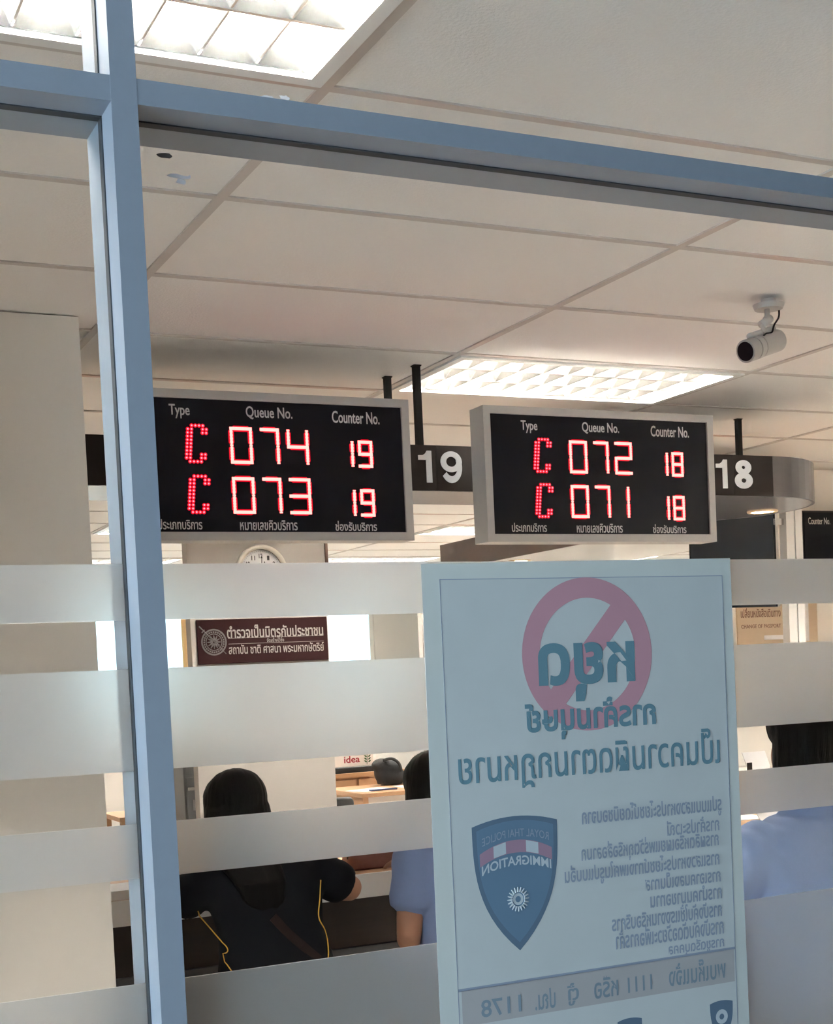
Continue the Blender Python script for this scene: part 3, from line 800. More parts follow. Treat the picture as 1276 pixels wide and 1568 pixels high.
    for u0, u1 in ((-.62, -.28), (.28, .62)):
        g = lambda u: zz+.014*(1-u*u); bm = BM()
        prism_xz(bm, [(c+u0*.052, g(u0)+.001), (c+u1*.052, g(u1)+.001), (c+u1*.052, g(u1)+.0155), (c+u0*.052, g(u0)+.0155)], f-.00055, f-.00042)
        link('flag_stripe', bm, pale, sh)
    o = text('mirrored_lettering', 'IMMIGRATION', pale, sh, c-.050, c+.050, zz-.012, zz, f-.0005, mirror=True, bold=.02, depth=.00008)
    for v in o.data.vertices: u = (v.co.x-c)/.052; v.co.z += .010*(1-u*u)
    o = text('mirrored_lettering', 'ROYAL THAI POLICE', purple, sh, c-.048, c+.048, sz1-.036, sz1-.026, f-.0005, mirror=True, depth=.00008)
    for v in o.data.vertices: u = (v.co.x-c)/.052; v.co.z += .010*(1-u*u)
    bm = BM(); zc = sz1-.105
    for q in range(20):
        a = 2*PI*q/20; tube(bm, [(c+.009*math.cos(a), f-.0004, zc+.009*math.sin(a)), (c+.0155*math.cos(a), f-.0004, zc+.0155*math.sin(a))], [.0016, .0007], 5)
    ring_xz(bm, c, zc, .004, .0075, f-.0005, f-.0003, 24); link('badge', bm, pale, sh)
    # small crests at the foot of the sheet
    for qx, qz in ((1.021, 1.068), (1.169, 1.070)):
        bm = BM(); prism_xz(bm, shield(1, (qx-.019)*k, (qx+.019)*k, e(qz-.032), e(qz+.022), 0), f-.0001, f); cr = link('small_crest', bm, navy, t)
        bm = BM(); ring_xz(bm, qx*k, e(qz), .004, .010, f-.00025, f-.00012, 20); link('crest_badge', bm, pale, cr)
poster()

# ---------------------------------------------------------------- people
def limb(bm, pts, rs, k=5, n=14):
    P = smooth_path(pts, k); R = []
    for i in range(len(rs)-1):
        for j in range(k): R.append(rs[i]+(rs[i+1]-rs[i])*j/k)
    R.append(rs[-1]); tube(bm, P, R, n); ball(bm, P[0], R[0]*.98, n=12); ball(bm, P[-1], R[-1]*.98, n=12)
def loft(bm, rings, n=28):
    """rings of (centre, rx, ry); horizontal super-ellipses"""
    Rg = []
    for c, rx, ry in rings:
        ring = []
        for k in range(n):
            a = 2*PI*k/n; ca, sa = math.cos(a), math.sin(a); p = .82
            ring.append(bm.verts.new((c[0]+rx*math.copysign(abs(ca)**p, ca), c[1]+ry*math.copysign(abs(sa)**p, sa), c[2])))
        Rg.append(ring)
    for A, B in zip(Rg, Rg[1:]):
        for k in range(n): bm.faces.new((A[k], A[(k+1) % n], B[(k+1) % n], B[k]))
    bm.faces.new(Rg[0][::-1]); bm.faces.new(Rg[-1])
def hand(bm, wrist, d, s, side):
    """palm, four bent fingers and a thumb; d points from wrist to fingertips, palm faces down"""
    d = Vector(d).normalized(); up = Vector((0, 0, 1)); r = d.cross(up).normalized(); w0 = Vector(wrist)
    box_c = w0+d*.045*s
    rot = Matrix((r, d, up)).transposed()
    ball(bm, box_c, .040*s, .052*s, .016*s, 16, rot)
    for q, (off, ln) in enumerate(((-.030, .068), (-.010, .078), (.010, .073), (.029, .058))):
        b = w0+d*.078*s+r*off*s
        limb(bm, [b, b+d*ln*.45*s+up*.006*s, b+d*ln*.78*s-up*.004*s, b+d*ln*s-up*.016*s], [.0098*s, .0092*s, .0085*s, .0075*s], 3, 8)
    tb = w0+d*.022*s-r*side*.03*s
    limb(bm, [tb, tb+d*.028*s-r*side*.022*s, tb+d*.058*s-r*side*.026*s-up*.006*s], [.013*s, .0105*s, .0085*s], 3, 8)
def head(bm, c, s, fwd):
    f = Vector(fwd).normalized(); r = f.cross(Vector((0, 0, 1))).normalized(); u = Vector((0, 0, 1))
    rot = Matrix((r, f, u)).transposed(); c = Vector(c)
    ball(bm, c+u*.025*s-f*.012*s, .076*s, .094*s, .088*s, 28, rot)           # skull
    ball(bm, c-u*.045*s+f*.026*s, .058*s, .062*s, .070*s, 24, rot)           # face and jaw
    ball(bm, c-u*.098*s+f*.058*s, .026*s, .020*s, .018*s, 14, rot)           # chin
    limb(bm, [c+u*.012*s+f*.080*s, c-u*.018*s+f*.094*s, c-u*.032*s+f*.096*s], [.008*s, .010*s, .014*s], 3, 10)   # nose
    for q in (-1, 1):
        ball(bm, c-u*.008*s+r*q*.076*s-f*.008*s, .010*s, .020*s, .031*s, 12, rot)   # ears
        ball(bm, c+u*.004*s+r*q*.030*s+f*.073*s, .013*s, .010*s, .009*s, 12, rot)   # eyes
        ball(bm, c+u*.020*s+r*q*.030*s+f*.076*s, .019*s, .007*s, .005*s, 12, rot)   # brows
    ball(bm, c-u*.062*s+f*.082*s, .022*s, .008*s, .0055*s, 12, rot); ball(bm, c-u*.072*s+f*.081*s, .020*s, .008*s, .006*s, 12, rot)  # lips
def person(label, J, shirt, hair, trousers=M_TROUS, s=1., sleeve=.8, piping=False, collar=False):
    t = empty('person', J['seat'], label, 'person')
    V = lambda k: Vector(J[k])
    sx, sy, sz = J['seat']; hip = Vector((sx, sy, sz+.09*s))
    # body
    bm = BM()
    tor = J['torso']       # list of (centre, rx, ry) of the shirt; the body sits 14 mm inside it
    loft(bm, [(c, rx-.016, ry-.016) for c, rx, ry in tor])
    nb, hc = V('neck'), V('head')
    limb(bm, [nb-Vector((0, 0, .05)), (nb+hc)/2-Vector((0, 0, .01)), hc-Vector((0, 0, .04))], [.062*s, .054*s, .054*s])
    head(bm, hc, s, J['face'])
    for q, S in ((-1, 'l'), (1, 'r')):
        sh, el, wr = V('shoulder_'+S), V('elbow_'+S), V('wrist_'+S)
        limb(bm, [sh, (sh+el)/2, el, (el*.6+wr*.4), wr], [.050*s, .045*s, .039*s, .038*s, .026*s])
        hand(bm, wr, V('hand_'+S), s, q)
        kn, an = V('knee_'+S), V('ankle_'+S)
        limb(bm, [hip+Vector((q*.085*s, 0, 0)), kn, kn*.6+an*.4+Vector((0, -.015, 0)), an], [.078*s, .052*s, .048*s, .033*s])
        limb(bm, [an-Vector((0, .03, .03)), an+Vector((0, .06, -.045)), an+Vector((0, .15, -.055))], [.035*s, .032*s, .022*s])
    body = voxel(bm, .0065, 3, .4)
    link('body', body, M_SKIN, t, True)
    # shirt
    bm = BM(); loft(bm, tor)
    for S in 'lr':
        sh, el = V('shoulder_'+S), V('elbow_'+S); e2 = sh+(el-sh)*sleeve
        limb(bm, [sh, (sh*.5+e2*.5), e2], [.066*s, .066*s, .060*s*J.get('cuff', 1)])
        # cut the sleeve flat: thin hem disc
        d = (e2-sh).normalized(); cyl(bm, e2-d*.01, e2+d*.03, .062*s*J.get('cuff', 1), .060*s*J.get('cuff', 1), 24)
    ntop = nb+Vector((0, -.005, .012)); limb(bm, [nb-Vector((0, 0, .05)), ntop], [.085*s, .068*s])
    sb = voxel(bm, .008, 6, .5)
    # soft creases
    from mathutils import noise
    sb.normal_update()
    for v in sb.verts:
        p = v.co; k = noise.noise(Vector((p.x*9, p.y*7, p.z*14)))*.6+noise.noise(Vector((p.x*20+p.z*14, p.y*9, p.z*7)))*.5
        v.co = p+v.normal*k*J.get('crease', .007)
    tree = BVHTree.FromBMesh(sb)
    so = link('shirt', sb, shirt, t, True)
    def on_shirt(pts, out=.002):
        res = []
        for x, z in pts:
            h = tree.ray_cast(Vector((x, sy-1.0, z)), Vector((0, 1, 0)))
            if h[0] is not None: res.append(h[0]+Vector((0, -out, 0)))
        return res
    if piping:
        for P in piping:
            q = on_shirt([(p.x, p.z) for p in smooth_path([(a, 0, b) for a, b in P], 8)])
            if len(q) > 2: b = BM(); tube(b, q, .0019, 6); link('piping', b, M_YELLOW, so, True)
    if J.get('strap'):
        q = on_shirt([(p.x, p.z) for p in smooth_path([(a, 0, b) for a, b in J['strap']], 8)], .004)
        b = BM()
        for i in range(len(q)-1):
            pass
        prev = None
        for i, p in enumerate(q):
            d = (q[min(i+1, len(q)-1)]-q[max(i-1, 0)]).normalized(); nrm = d.cross(Vector((0, -1, 0))).normalized()
            cur = [b.verts.new(p+nrm*.013), b.verts.new(p-nrm*.013), b.verts.new(p-nrm*.013+Vector((0, .006, 0))), b.verts.new(p+nrm*.013+Vector((0, .006, 0)))]
            if prev:
                for k in range(4): b.faces.new((prev[k], prev[(k+1) % 4], cur[(k+1) % 4], cur[k]))
            else: b.faces.new(cur[::-1])
            prev = cur
        b.faces.new(prev); bmesh.ops.recalc_face_normals(b, faces=b.faces)
        link('bag_strap', b, mat('brown_strap', (.014, .006, .005), .7, spec=.2), t)
    if collar:
        b = BM(); nn = 32
        for a0, z0_, r0 in ((0, 0, 0),):
            V2 = []
            for k in range(nn):
                a = 2*PI*k/nn; c_, s_ = math.cos(a), math.sin(a)
                V2.append([b.verts.new((nb.x+rr*s*c_, nb.y-.004+rr*s*.95*s_, nb.z+zz)) for rr, zz in ((.070, .052), (.088, .012), (.091, .012), (.074, .056))])
            for k in range(nn):
                A, B = V2[k], V2[(k+1) % nn]
                for q in range(4): b.faces.new((A[q], A[(q+1) % 4], B[(q+1) % 4], B[q]))
        bmesh.ops.recalc_face_normals(b, faces=b.faces); link('collar', b, shirt, so, True)
    # hair
    f = Vector(J['face']).normalized(); r = f.cross(Vector((0, 0, 1))).normalized(); rot = Matrix((r, f, Vector((0, 0, 1)))).transposed()
    b = BM(); up = Vector((0, 0, 1))
    hw = J.get('hair_w', 1.)
    ball(b, hc+up*.034*s-f*.026*s, .092*s*hw, .100*s, .092*s, 32, rot)
    if hair == 'long':
        zb = J['hair_end']
        c0 = hc-f*.060*s
        bk = J['back_y']
        P = [((hc.x, c0.y+.01, hc.z+.02), .094*s*hw, .065*s), ((hc.x, c0.y, hc.z-.05), .099*s*hw, .062*s), ((hc.x+.01, c0.y-.005, hc.z-.12), .098*s*hw, .055*s),
             ((hc.x+.025, bk+.01, hc.z-.20), .080*s, .036*s), ((hc.x+.04, bk+.010, (hc.z-.2+zb)/2), .062*s, .022*s), ((hc.x+.05, bk+.012, zb+.03), .036*s, .016*s), ((hc.x+.052, bk+.014, zb), .014*s, .012*s)]
        loft(b, P[::-1])
    elif hair == 'bob':
        c0 = hc-f*.045*s
        loft(b, [((hc.x, c0.y, hc.z-.13*s), .088*s*hw, .050*s), ((hc.x, c0.y, hc.z-.08*s), .098*s*hw, .072*s), ((hc.x, c0.y, hc.z+.03*s), .093*s*hw, .075*s)])
    else:
        c0 = hc-f*.040*s
        loft(b, [((hc.x, c0.y, hc.z-.085*s), .066*s, .050*s), ((hc.x, c0.y, hc.z-.04*s), .080*s*hw, .064*s), ((hc.x, c0.y, hc.z+.03*s), .088*s*hw, .072*s)])
    hb = voxel(b, .006, 6, .5)
    hb.normal_update()
    for v in hb.verts:
        p = v.co; a = math.atan2(p.y-hc.y, p.x-hc.x)
        v.co = p+v.normal*(noise.noise(Vector((a*9, p.x*60, p.z*5)))*.003)
    link('hair', hb, M_HAIR, t, True)
    # trousers and shoes
    b = BM(); loft(b, [((sx, sy, sz+.012), .165*s, .12*s), ((sx, sy, sz+.10*s), .172*s, .125*s), ((sx, sy, sz+.21*s), .150*s, .105*s)])
    for q, S in ((-1, 'l'), (1, 'r')):
        kn, an = V('knee_'+S), V('ankle_'+S)
        limb(b, [hip+Vector((q*.088*s, .02, .0)), kn, kn*.5+an*.5, an+Vector((0, 0, .02))], [.092*s, .070*s, .062*s, .056*s])
    link('trousers', voxel(b, .010, 5), trousers, t, True)
    for S in 'lr':
        an = V('ankle_'+S); b = BM()
        limb(b, [an-Vector((0, .035, an.z-.038)), an+Vector((0, .06, -an.z+.036)), an+Vector((0, .16, -an.z+.030))], [.042*s, .040*s, .030*s], 4, 12)
        for v in b.verts: v.co.z = max(v.co.z, .002)
        link('shoe', b, M_BLACK, t, True)
    return t
def stool(x, y, zt, label):
    t = empty('round_stool', (x, y, 0), label, 'stool', 'stools at the counter')
    bm = BM(); cyl(bm, (x, y, zt-.06), (x, y, zt-.012), .19, n=36); cyl(bm, (x, y, zt-.012), (x, y, zt), .19, .175, n=36); link('seat', bm, mat('dark_vinyl', (.03, .03, .035), .45), t)
    bm = BM(); cyl(bm, (x, y, .06), (x, y, zt-.06), .025); link('post', bm, M_CHROME, t)
    for k in range(5):
        a = 2*PI*k/5+.3; bm = BM(); tube(bm, [(x, y, .075), (x+.13*math.cos(a), y+.13*math.sin(a), .06), (x+.25*math.cos(a), y+.25*math.sin(a), .03)], [.02, .018, .014], 8)
        ball(bm, (x+.25*math.cos(a), y+.25*math.sin(a), .018), .018); link('leg', bm, M_CHROME, t, True)

# woman in black polo at counter 19
X, Y = 1.395, 3.98
person('person in black polo with yellow piping and long black hair, seated at the counter', dict(
    seat=(X, Y, .47), torso=[((X+.015, Y, .55), .175, .130), ((X+.012, Y, .64), .180, .132), ((X+.01, Y+.005, .72), .172, .122), ((X+.005, Y+.02, .80), .160, .112), ((X-.005, Y+.03, .88), .172, .115), ((X-.005, Y+.035, .94), .185, .112), ((X-.005, Y+.035, .985), .178, .095), ((X-.01, Y+.035, 1.02), .115, .072)],
    neck=(1.345, Y+.045, 1.035), head=(1.318, Y+.085, 1.165), face=(-.15, 1, -.12),
    shoulder_l=(1.215, Y+.03, .962), elbow_l=(1.13, Y+.19, .875), wrist_l=(1.26, Y+.42, .882), hand_l=(.5, .8, 0),
    shoulder_r=(1.565, Y+.03, .962), elbow_r=(1.690, Y+.09, .888), wrist_r=(1.52, Y+.42, .888), hand_r=(-.6, .7, 0),
    knee_l=(1.28, Y+.40, .50), ankle_l=(1.27, Y+.36, .09), knee_r=(1.50, Y+.40, .50), ankle_r=(1.52, Y+.36, .09),
    hair_end=.84, back_y=Y-.078, hair_w=1.05, strap=[(1.37, .86), (1.42, .80), (1.50, .72)], cuff=1.12), M_SHIRTK, 'long', sleeve=.50,
    piping=[[(1.545, .945), (1.535, .89), (1.525, .835), (1.555, .785), (1.545, .74), (1.528, .69)], [(1.185, .88), (1.215, .835), (1.245, .775), (1.235, .745), (1.25, .70)]])
stool(X, Y, .47, 'round stool under the person in the black polo')
# person in blue shirt, mostly behind the poster
X, Y = 2.055, 4.0
person('person in blue short-sleeved shirt, partly hidden behind the left edge of the poster', dict(
    seat=(X, Y, .47), torso=[((X, Y, .55), .170, .125), ((X, Y, .66), .172, .125), ((X, Y+.01, .76), .165, .115), ((X, Y+.015, .86), .172, .116), ((X, Y+.015, .94), .184, .112), ((X, Y+.015, .99), .172, .092), ((X, Y+.015, 1.03), .11, .07)],
    neck=(X-.04, Y+.03, 1.045), head=(1.972, Y+.05, 1.18), face=(-.1, 1, -.1),
    shoulder_l=(1.885, Y+.01, .965), elbow_l=(1.850, Y-.01, .722), wrist_l=(1.96, Y+.20, .785), hand_l=(.5, .85, 0),
    shoulder_r=(2.23, Y+.01, .965), elbow_r=(2.29, Y+.16, .885), wrist_r=(2.12, Y+.42, .888), hand_r=(-.5, .8, 0),
    knee_l=(1.95, Y+.40, .50), ankle_l=(1.94, Y+.36, .09), knee_r=(2.16, Y+.40, .50), ankle_r=(2.17, Y+.36, .09), cuff=1.12), M_SHIRTB, 'bob', sleeve=.48)
stool(X, Y, .47, 'round stool under the person in the blue shirt behind the poster edge')
# person in pale blue shirt, close to the glass at right
X, Y = 2.585, 2.92
person('person in pale blue shirt with black hair, nearest, at the right edge', dict(
    seat=(X, Y, .50), torso=[((X, Y, .60), .20, .145), ((X, Y, .72), .20, .145), ((X, Y+.01, .84), .195, .135), ((X, Y+.02, .95), .215, .135), ((X, Y+.025, 1.03), .245, .130), ((X, Y+.025, 1.085), .225, .108), ((X, Y+.025, 1.125), .14, .085)],
    neck=(X-.005, Y+.035, 1.155), head=(2.575, Y+.055, 1.335), face=(0, 1, -.05),
    shoulder_l=(2.375, Y+.02, 1.05), elbow_l=(2.24, Y+.10, .82), wrist_l=(2.36, Y+.33, .73), hand_l=(.4, .9, 0),
    shoulder_r=(2.81, Y+.02, 1.045), elbow_r=(2.92, Y+.10, .82), wrist_r=(2.79, Y+.33, .73), hand_r=(-.4, .9, 0),
    knee_l=(2.45, Y+.45, .56), ankle_l=(2.44, Y+.42, .09), knee_r=(2.71, Y+.45, .56), ankle_r=(2.72, Y+.42, .09), hair_w=1.12, crease=.013, cuff=1.15), M_SHIRTL, 'bob', s=1.12, sleeve=.85, collar=True)
stool(X, Y, .50, 'round stool under the person in the pale blue shirt')

# ---------------------------------------------------------------- service counter
def counter():
    x0, x1 = .93, 6.4; y0 = 4.60
    t = empty('service_counter', (3.5, 5.0, 0), 'long service counter with wood top, white front band and dark brown front', 'counter')
    bm = BM(); box(bm, x0, x1, y0+.012, 5.40, .823, .846, .002, 1); link('worktop', bm, M_WOODL, t)
    bm = BM(); box(bm, x0, x1, y0, y0+.012, .763, .848); link('white_band', bm, M_WHITEM, t)
    bm = BM(); box(bm, x0, x1, 4.74, 4.765, .565, .822); box(bm, x0, x1, y0+.012, 4.74, .800, .822); link('front_panel', bm, M_BROWN2, t)
    bm = BM(); box(bm, x0, x1, 4.73, 4.765, .0, .563); link('lower_panel', bm, M_GREYP, t)
    for x in (x0, 2.5, 3.9, x1-.03):
        bm = BM(); box(bm, x, x+.03, 4.77, 5.38, 0, .822); link('side_panel', bm, M_BROWN2, t)
M_BROWN2 = wood_mat('walnut_laminate', (.028, .018, .014), (.050, .030, .022), .45)
M_GREYP = mat('grey_panel', (.12, .12, .125), .5)
counter()
ZT = .8462
# reddish brown bag on the counter
bm = BM(); n = 24; out = [(-.13, 0), (-.128, .05), (-.10, .085), (-.05, .095), (.02, .088), (.12, .06), (.17, .04), (.17, 0)]
P = [(p.x, p.z) for p in smooth_path([(a, 0, b) for a, b in out], 4)]
prism_xz(bm, [(2.105+a, ZT+b) for a, b in P], 4.70, 4.82)
bmesh.ops.bevel(bm, geom=[e for e in bm.edges], offset=.006, segments=2, affect='EDGES')
o = link('leather_bag', bm, mat('reddish_leather', (.20, .075, .055), .5, var=.12, scale=60, bump=.2), None, True)
tag(o, 'reddish brown rounded leather bag lying on the counter by the blue sleeve', 'bag')
b = BM(); tube(b, [(2.105+a, 4.76, ZT+bb+.001) for a, bb in P if bb > .03], .0035, 6); link('seam', b, M_BLACK, o, True)
def sheet(x, y, z, wd, dp, rz, label, nm='paper_sheets', n=1, m=None):
    bm = BM()
    for k in range(n):
        r = rz+(random.random()-.5)*.12*(k > 0); c, s = math.cos(r), math.sin(r); ox = (random.random()-.5)*.01*(k > 0)
        pts = [(x+ox+c*a-s*b_, y+s*a+c*b_) for a, b_ in ((-wd/2, -dp/2), (wd/2, -dp/2), (wd/2, dp/2), (-wd/2, dp/2))]
        prism_xy(bm, pts, z+k*.0014, z+k*.0014+.0012)
    return tag(link(nm, bm, m or M_PAPER), label, 'papers', 'papers on the counters')
sheet(2.38, 5.06, ZT, .30, .21, .12, 'white papers on the counter behind the leather bag', n=3)
sheet(3.95, 5.02, ZT, .26, .18, -.2, 'white papers on the counter right of the poster', n=2)
# printer tray with papers behind the post at left
t = empty('document_tray', (1.1, 4.75, ZT), 'white document tray holding paper at the left end of the counter', 'document tray')
bm = BM(); box(bm, .96, 1.24, 4.63, 4.90, ZT, ZT+.012); box(bm, .96, 1.24, 4.63, 4.64, ZT+.012, ZT+.032); box(bm, .96, .97, 4.64, 4.90, ZT+.012, ZT+.032); box(bm, 1.23, 1.24, 4.64, 4.90, ZT+.012, ZT+.032); link('tray', bm, M_WHITEM, t)
sheet(1.10, 4.77, ZT+.0125, .23, .20, .03, 'white paper stack lying in the document tray', n=8)
t = empty('brochure_stand', (1.2, 4.8, ZT), 'pale acrylic brochure stand behind the post, left of the black polo', 'brochure stand')
bm = BM(); box(bm, 1.268, 1.345, 4.635, 4.643, ZT, ZT+.12); link('back_plate', bm, mat('pale_acrylic', (.62, .68, .74), .2), t)
bm = BM(); box(bm, 1.268, 1.345, 4.643, 4.70, ZT, ZT+.006); link('foot', bm, MATS['pale_acrylic'], t)
def card_stand(x, y, w_, h_, z, label, clip=False):
    t = empty('card_stand', (x, y, z), label, 'card stand', 'white card stands on the counter')
    bm = BM(); a = [bm.verts.new(v) for v in ((x-w_/2, y, z), (x+w_/2, y, z), (x+w_/2, y+.05, z+h_), (x-w_/2, y+.05, z+h_))]
    f = bm.faces.new(a); r = bmesh.ops.extrude_face_region(bm, geom=[f])
    for v in r['geom']:
        if isinstance(v, bmesh.types.BMVert): v.co += Vector((0, .004, 0))
    bmesh.ops.recalc_face_normals(bm, faces=bm.faces); link('card', bm, M_PAPER, t)
    bm = BM(); box(bm, x-w_/2, x+w_/2, y+.004, y+.10, z, z+.004); link('foot', bm, M_WHITEM, t)
    if clip: bm = BM(); box(bm, x-w_/2-.012, x-w_/2+.018, y-.006, y, z+.002, z+.05); link('clip', bm, M_BLACK, t)
card_stand(3.875, 4.655, .125, .058, ZT, 'small white card stand on the counter beside the pale blue shoulder')
# back shelf behind the counter with the second card
t = empty('back_shelf', (4.6, 5.9, 0), 'low beige shelf behind the counter at right', 'shelf')
bm = BM(); box(bm, 4.0, 6.2, 5.85, 6.19, .93, .96); link('shelf_top', bm, M_WALL, t)
bm = BM(); box(bm, 4.02, 6.18, 5.87, 6.19, 0, .93); link('shelf_body', bm, M_WALL, t)
card_stand(4.80, 5.88, .15, .10, .9601, 'white card stand with a black clip on the low shelf', True)
# black office chair behind the counter
def chair(x, y, zb, zt, w_, label, rz=0):
    t = empty('office_chair', (x, y, 0), label, 'chair', 'black office chairs')
    bm = BM(); box(bm, x-w_/2, x+w_/2, y-.03, y+.03, zb, zt, .028, 4)
    for v in bm.verts:
        u = (v.co.x-x)/(w_/2); q = max(0, (v.co.z-(zt-.16))/.16); v.co.x = x+(v.co.x-x)*(1-.30*q*q); v.co.y += .03*u*u
    bmesh.ops.subdivide_edges(bm, edges=bm.edges[:], cuts=1)
    link('backrest', bm, mat('black_leather', (.018, .019, .022), .35, bump=.1), t, True)
    bm = BM(); box(bm, x-.23, x+.23, y-.48, y-.04, .43, .50, .025, 3); link('seat', bm, MATS['black_leather'], t, True)
    bm = BM(); box(bm, x-.03, x+.03, y+.031, y+.05, .42, zb+.15); box(bm, x-.03, x+.03, y-.25, y+.05, .405, .428); link('back_support', bm, M_BLACK, t)
    bm = BM(); cyl(bm, (x, y-.25, .08), (x, y-.25, .405), .028); link('post', bm, M_BLACK, t)
    for k in range(5):
        a = 2*PI*k/5; bm = BM(); tube(bm, [(x, y-.25, .085), (x+.27*math.cos(a), y-.25+.27*math.sin(a), .06)], [.022, .014], 8)
        cyl(bm, (x+.27*math.cos(a)-.012, y-.25+.27*math.sin(a), .03), (x+.27*math.cos(a)+.012, y-.25+.27*math.sin(a), .03), .03); link('leg', bm, M_BLACK, t)
chair(4.225, 5.72, .62, 1.075, .42, 'black office chair edge showing just right of the poster, behind the counter')

# ---------------------------------------------------------------- wall sign at right
def beige_sign():
    y = 6.199; x0, x1, z0, z1 = 4.93, 5.49, 1.60, 1.87
    t = empty('service_sign', (5.2, y, z0), 'beige sign reading change of passport on the wall at right', 'sign')
    bm = BM(); box(bm, x0, x1, y-.01, y, z0, z1); link('board', bm, mat('beige_board', (.62, .50, .36), .6, var=.08, scale=8), t)
    m = mat('brown_lettering', (.16, .06, .035), .6)
    text('lettering', 'เปลี่ยนหนังสือเดินทาง', m, t, x0+.025, x0+.300, 1.775, 1.828, y-.0102, bold=.01)
    text('lettering', 'CHANGE OF PASSPORT', m, t, x0+.025, x0+.300, 1.716, 1.737, y-.0102, bold=.012)
    bm = BM(); box(bm, x0+.18, x0+.33, y-.0112, y-.0102, 1.650, 1.675); link('white_label', bm, M_PAPER, t)
beige_sign()
bm = BM(); box(bm, 5.285, 5.425, 6.1845, 6.1855, 1.635, 1.88)
o = tag(link('paper_notice', bm, M_PAPER), 'white paper notice taped over the beige sign at right', 'notice')
text('lettering', 'ช่อง 18', mat('pale_red_ink', (.65, .35, .32), .7), o, 5.30, 5.40, 1.755, 1.80, 6.1843)

# ---------------------------------------------------------------- far office: desk, box, bag, cabinet
def desk():
    x0, x1, y0, y1, z = 3.80, 5.40, 8.85, 9.55, .75
    t = empty('office_desk', (x0, y0, 0), 'light wood office desk in the far office behind the counter', 'desk')
    bm = BM(); box(bm, x0, x1, y0, y1, z-.03, z, .003, 1); link('desk_top', bm, M_WOODL, t)
    bm = BM(); box(bm, x0+.02, x0+.06, y0+.03, y1-.03, 0, z-.03); link('side_panel', bm, M_WOODL, t)
    bm = BM(); box(bm, x1-.06, x1-.02, y0+.03, y1-.03, 0, z-.03); link('side_panel', bm, M_WOODL, t)
    bm = BM(); box(bm, x0+.06, x1-.06, y0+.12, y0+.14, .2, z-.03); link('modesty_panel', bm, M_WALLW, t)
desk()
sheet(3.98, 9.1, .7501, .30, .21, .3, 'papers spread on the light wood desk, the pile at left', n=2)
sheet(4.36, 9.15, .7501, .30, .21, -.1, 'papers spread on the light wood desk, the pile by the bag', n=2)
bm = BM(); box(bm, 3.92, 4.12, 8.96, 9.0, .7531, .762); tag(link('blue_folder', bm, mat('blue_card', (.08, .11, .25), .5)), 'thin blue folder edge on the light wood desk', 'folder')
def shelf_unit():
    t = empty('low_cabinet', (4.2, 9.9, 0), 'low wood cabinet behind the far desk carrying a box', 'cabinet')
    bm = BM(); box(bm, 3.75, 4.55, 9.75, 10.2, 0, .80); link('body', bm, M_WOODL, t)
    bm = BM(); box(bm, 3.73, 4.57, 9.73, 10.22, .80, .83); link('cabinet_top', bm, M_WOODL, t)
    for k in range(2):
        bm = BM(); box(bm, 3.77+.39*k, 4.14+.39*k, 9.735, 9.75, .05, .78); d = link('door', bm, M_WOODL, t)
        bm = BM(); cyl(bm, (4.10+.07*k, 9.72, .5), (4.10+.07*k, 9.735, .5), .01); link('knob', bm, M_CHROME, d)
shelf_unit()
t = empty('black_tray', (4.1, 9.9, .83), 'flat black letter tray on the low cabinet under the white box', 'tray')
bm = BM(); box(bm, 3.80, 4.36, 9.78, 10.10, .8301, .875, .004, 1); link('tray_body', bm, M_BLACK, t)
t = empty('paper_box', (4.15, 9.9, .875), 'white cardboard box with red lettering and green leaves on the black tray', 'box')
bm = BM(); box(bm, 3.98, 4.32, 9.80, 10.05, .8755, 1.08, .003, 1); link('carton', bm, mat('white_carton', (.78, .72, .68), .6), t)
text('lettering', 'idea', mat('red_ink', (.30, .015, .03), .5), t, 4.075, 4.205, .905, .957, 9.7995, bold=.02)
bm = BM()
for k in range(5):
    for s in (-1, 1):
        ang = .5; cx, cz = 4.268+s*.014, .905+.02*k
        pts = [(cx-s*.012, cz-.004), (cx, cz+.010), (cx+s*.016, cz+.012), (cx+s*.004, cz-.004)]
        prism_xz(bm, pts if s > 0 else pts[::-1], 9.7985, 9.7995)
tube(bm, [(4.262, 9.799, .885), (4.270, 9.799, 1.01)], .002, 6); link('leaf_print', bm, mat('green_ink', (.04, .10, .03), .6), t)
bm = BM(); box(bm, 4.39, 4.56, 10.3, 10.32, 0, 1.25); tag(link('white_panel_board', bm, M_WHITEM), 'white upright board between the box and the dark bag', 'board')
# backpack
t = empty('backpack', (4.28, 9.4, .75), 'dark backpack with red side lying on the far desk', 'bag')
bm = BM(); ball(bm, (4.25, 9.40, .84), .105, .09, .10, 20); ball(bm, (4.29, 9.40, .81), .10, .09, .07, 20); ball(bm, (4.20, 9.39, .90), .08, .065, .05, 16); box(bm, 4.18, 4.34, 9.33, 9.46, .755, .90)
for v in bm.verts: v.co.z = max(v.co.z, .7535)
link('bag_body', voxel(bm, .012, 5), mat('charcoal_nylon', (.010, .011, .014), .7, bump=.3, scale=60), t, True)
bm = BM(); ball(bm, (4.395, 9.40, .795), .055, .075, .045, 16); link('red_pocket', bm, mat('red_nylon', (.22, .015, .03), .6), t, True)
bm = BM(); tube(bm, smooth_path([(4.19, 9.34, .935), (4.25, 9.32, .945), (4.30, 9.31, .91), (4.32, 9.31, .85)], 6), .012, 8); link('strap', bm, M_BLACK, t, True)
chair(3.47, 8.5, .42, .77, .32, 'black rounded chair back in front of the far desk')
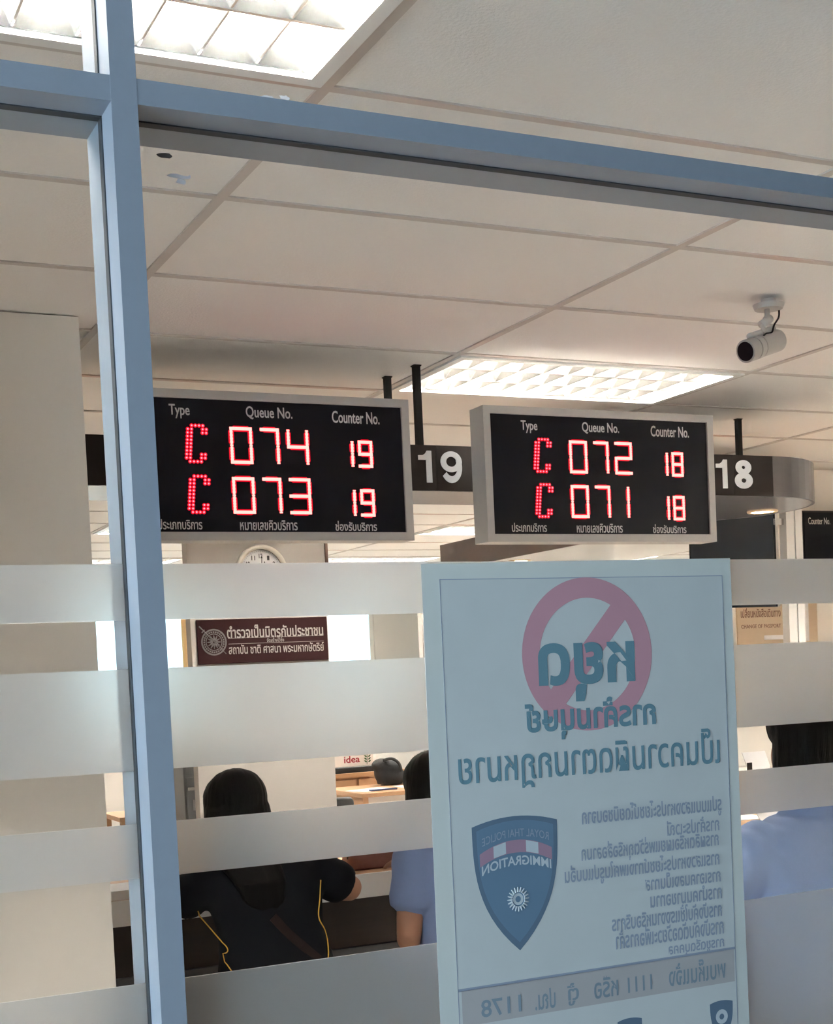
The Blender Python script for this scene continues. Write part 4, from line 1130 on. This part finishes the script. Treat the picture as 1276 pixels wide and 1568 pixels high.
def filing():
    t = empty('filing_cabinet', (2.7, 8.5, 0), 'dark grey steel filing cabinet beside the white panel', 'filing cabinet')
    bm = BM(); box(bm, 2.455, 2.90, 8.5, 9.1, 0, 1.32, .004, 1); link('body', bm, M_GREY, t)
    for k in range(4):
        bm = BM(); z = .03+.32*k; box(bm, 2.465, 2.89, 8.488, 8.4995, z, z+.305, .003, 1); d = link('drawer', bm, M_GREY, t)
        bm = BM(); box(bm, 2.500, 2.545, 8.480, 8.4875, z+.10, z+.165); link('label_holder', bm, M_CHROME, d)
        bm = BM(); box(bm, 2.47, 2.70, 8.470, 8.4875, z+.225, z+.245); link('handle', bm, M_CHROME, d)
filing()
def side_table():
    t = empty('side_table', (2.5, 9.4, 0), 'small wood table left of the grey filing cabinet', 'table')
    bm = BM(); box(bm, 2.2, 2.85, 9.15, 9.65, .67, .70); link('table_top', bm, M_WOODL, t)
    for x in (2.23, 2.82):
        for y in (9.18, 9.62): bm = BM(); box(bm, x-.02, x+.02, y-.02, y+.02, 0, .67); link('leg', bm, M_WOODL, t)
side_table()
sheet(2.62, 9.31, .7001, .24, .18, .1, 'untidy white papers on the small wood table', n=10)
t = empty('potted_plant', (2.63, 9.56, .70), 'small leafy plant in a white pot on the wood table', 'plant')
bm = BM(); cyl(bm, (2.66, 9.58, .7001), (2.66, 9.58, .84), .05, .065); link('pot', bm, M_WHITEM, t)
bm = BM()
for k in range(46):
    a, e_, l = random.random()*2*PI, .2+random.random()*1.2, .05+.09*random.random()
    p = Vector((2.66, 9.57, .84+.14*random.random())); d = Vector((math.cos(a)*math.cos(e_), math.sin(a)*math.cos(e_), math.sin(e_)))
    s_ = d.cross(Vector((0, 0, 1))).normalized()*.014
    q = [bm.verts.new(v) for v in (p, p+d*l*.5+s_, p+d*l, p+d*l*.5-s_)]; bm.faces.new(q)
link('leaves', bm, mat('leaf_green', (.09, .19, .07), .5, var=.3), t)
bm = BM(); box(bm, 2.60, 2.69, 9.24, 9.30, .7145, .77, .01, 2); tag(link('snack_packet', bm, mat('red_wrapper', (.5, .10, .05), .4, var=.4, scale=20)), 'small red packet on the papers on the small wood table', 'packet')
# pale cupboard seen in the slit left of the post
t = empty('storage_cupboard', (2.2, 10, 0), 'pale cupboard with wood edge in the slit left of the post', 'cupboard')
bm = BM(); box(bm, 1.55, 2.50, 10.2, 10.6, 0, 1.18); link('body', bm, M_WALLW, t)
bm = BM(); box(bm, 2.50, 2.60, 10.19, 10.6, 0, .98); link('wood_edge', bm, M_WOODL, t)
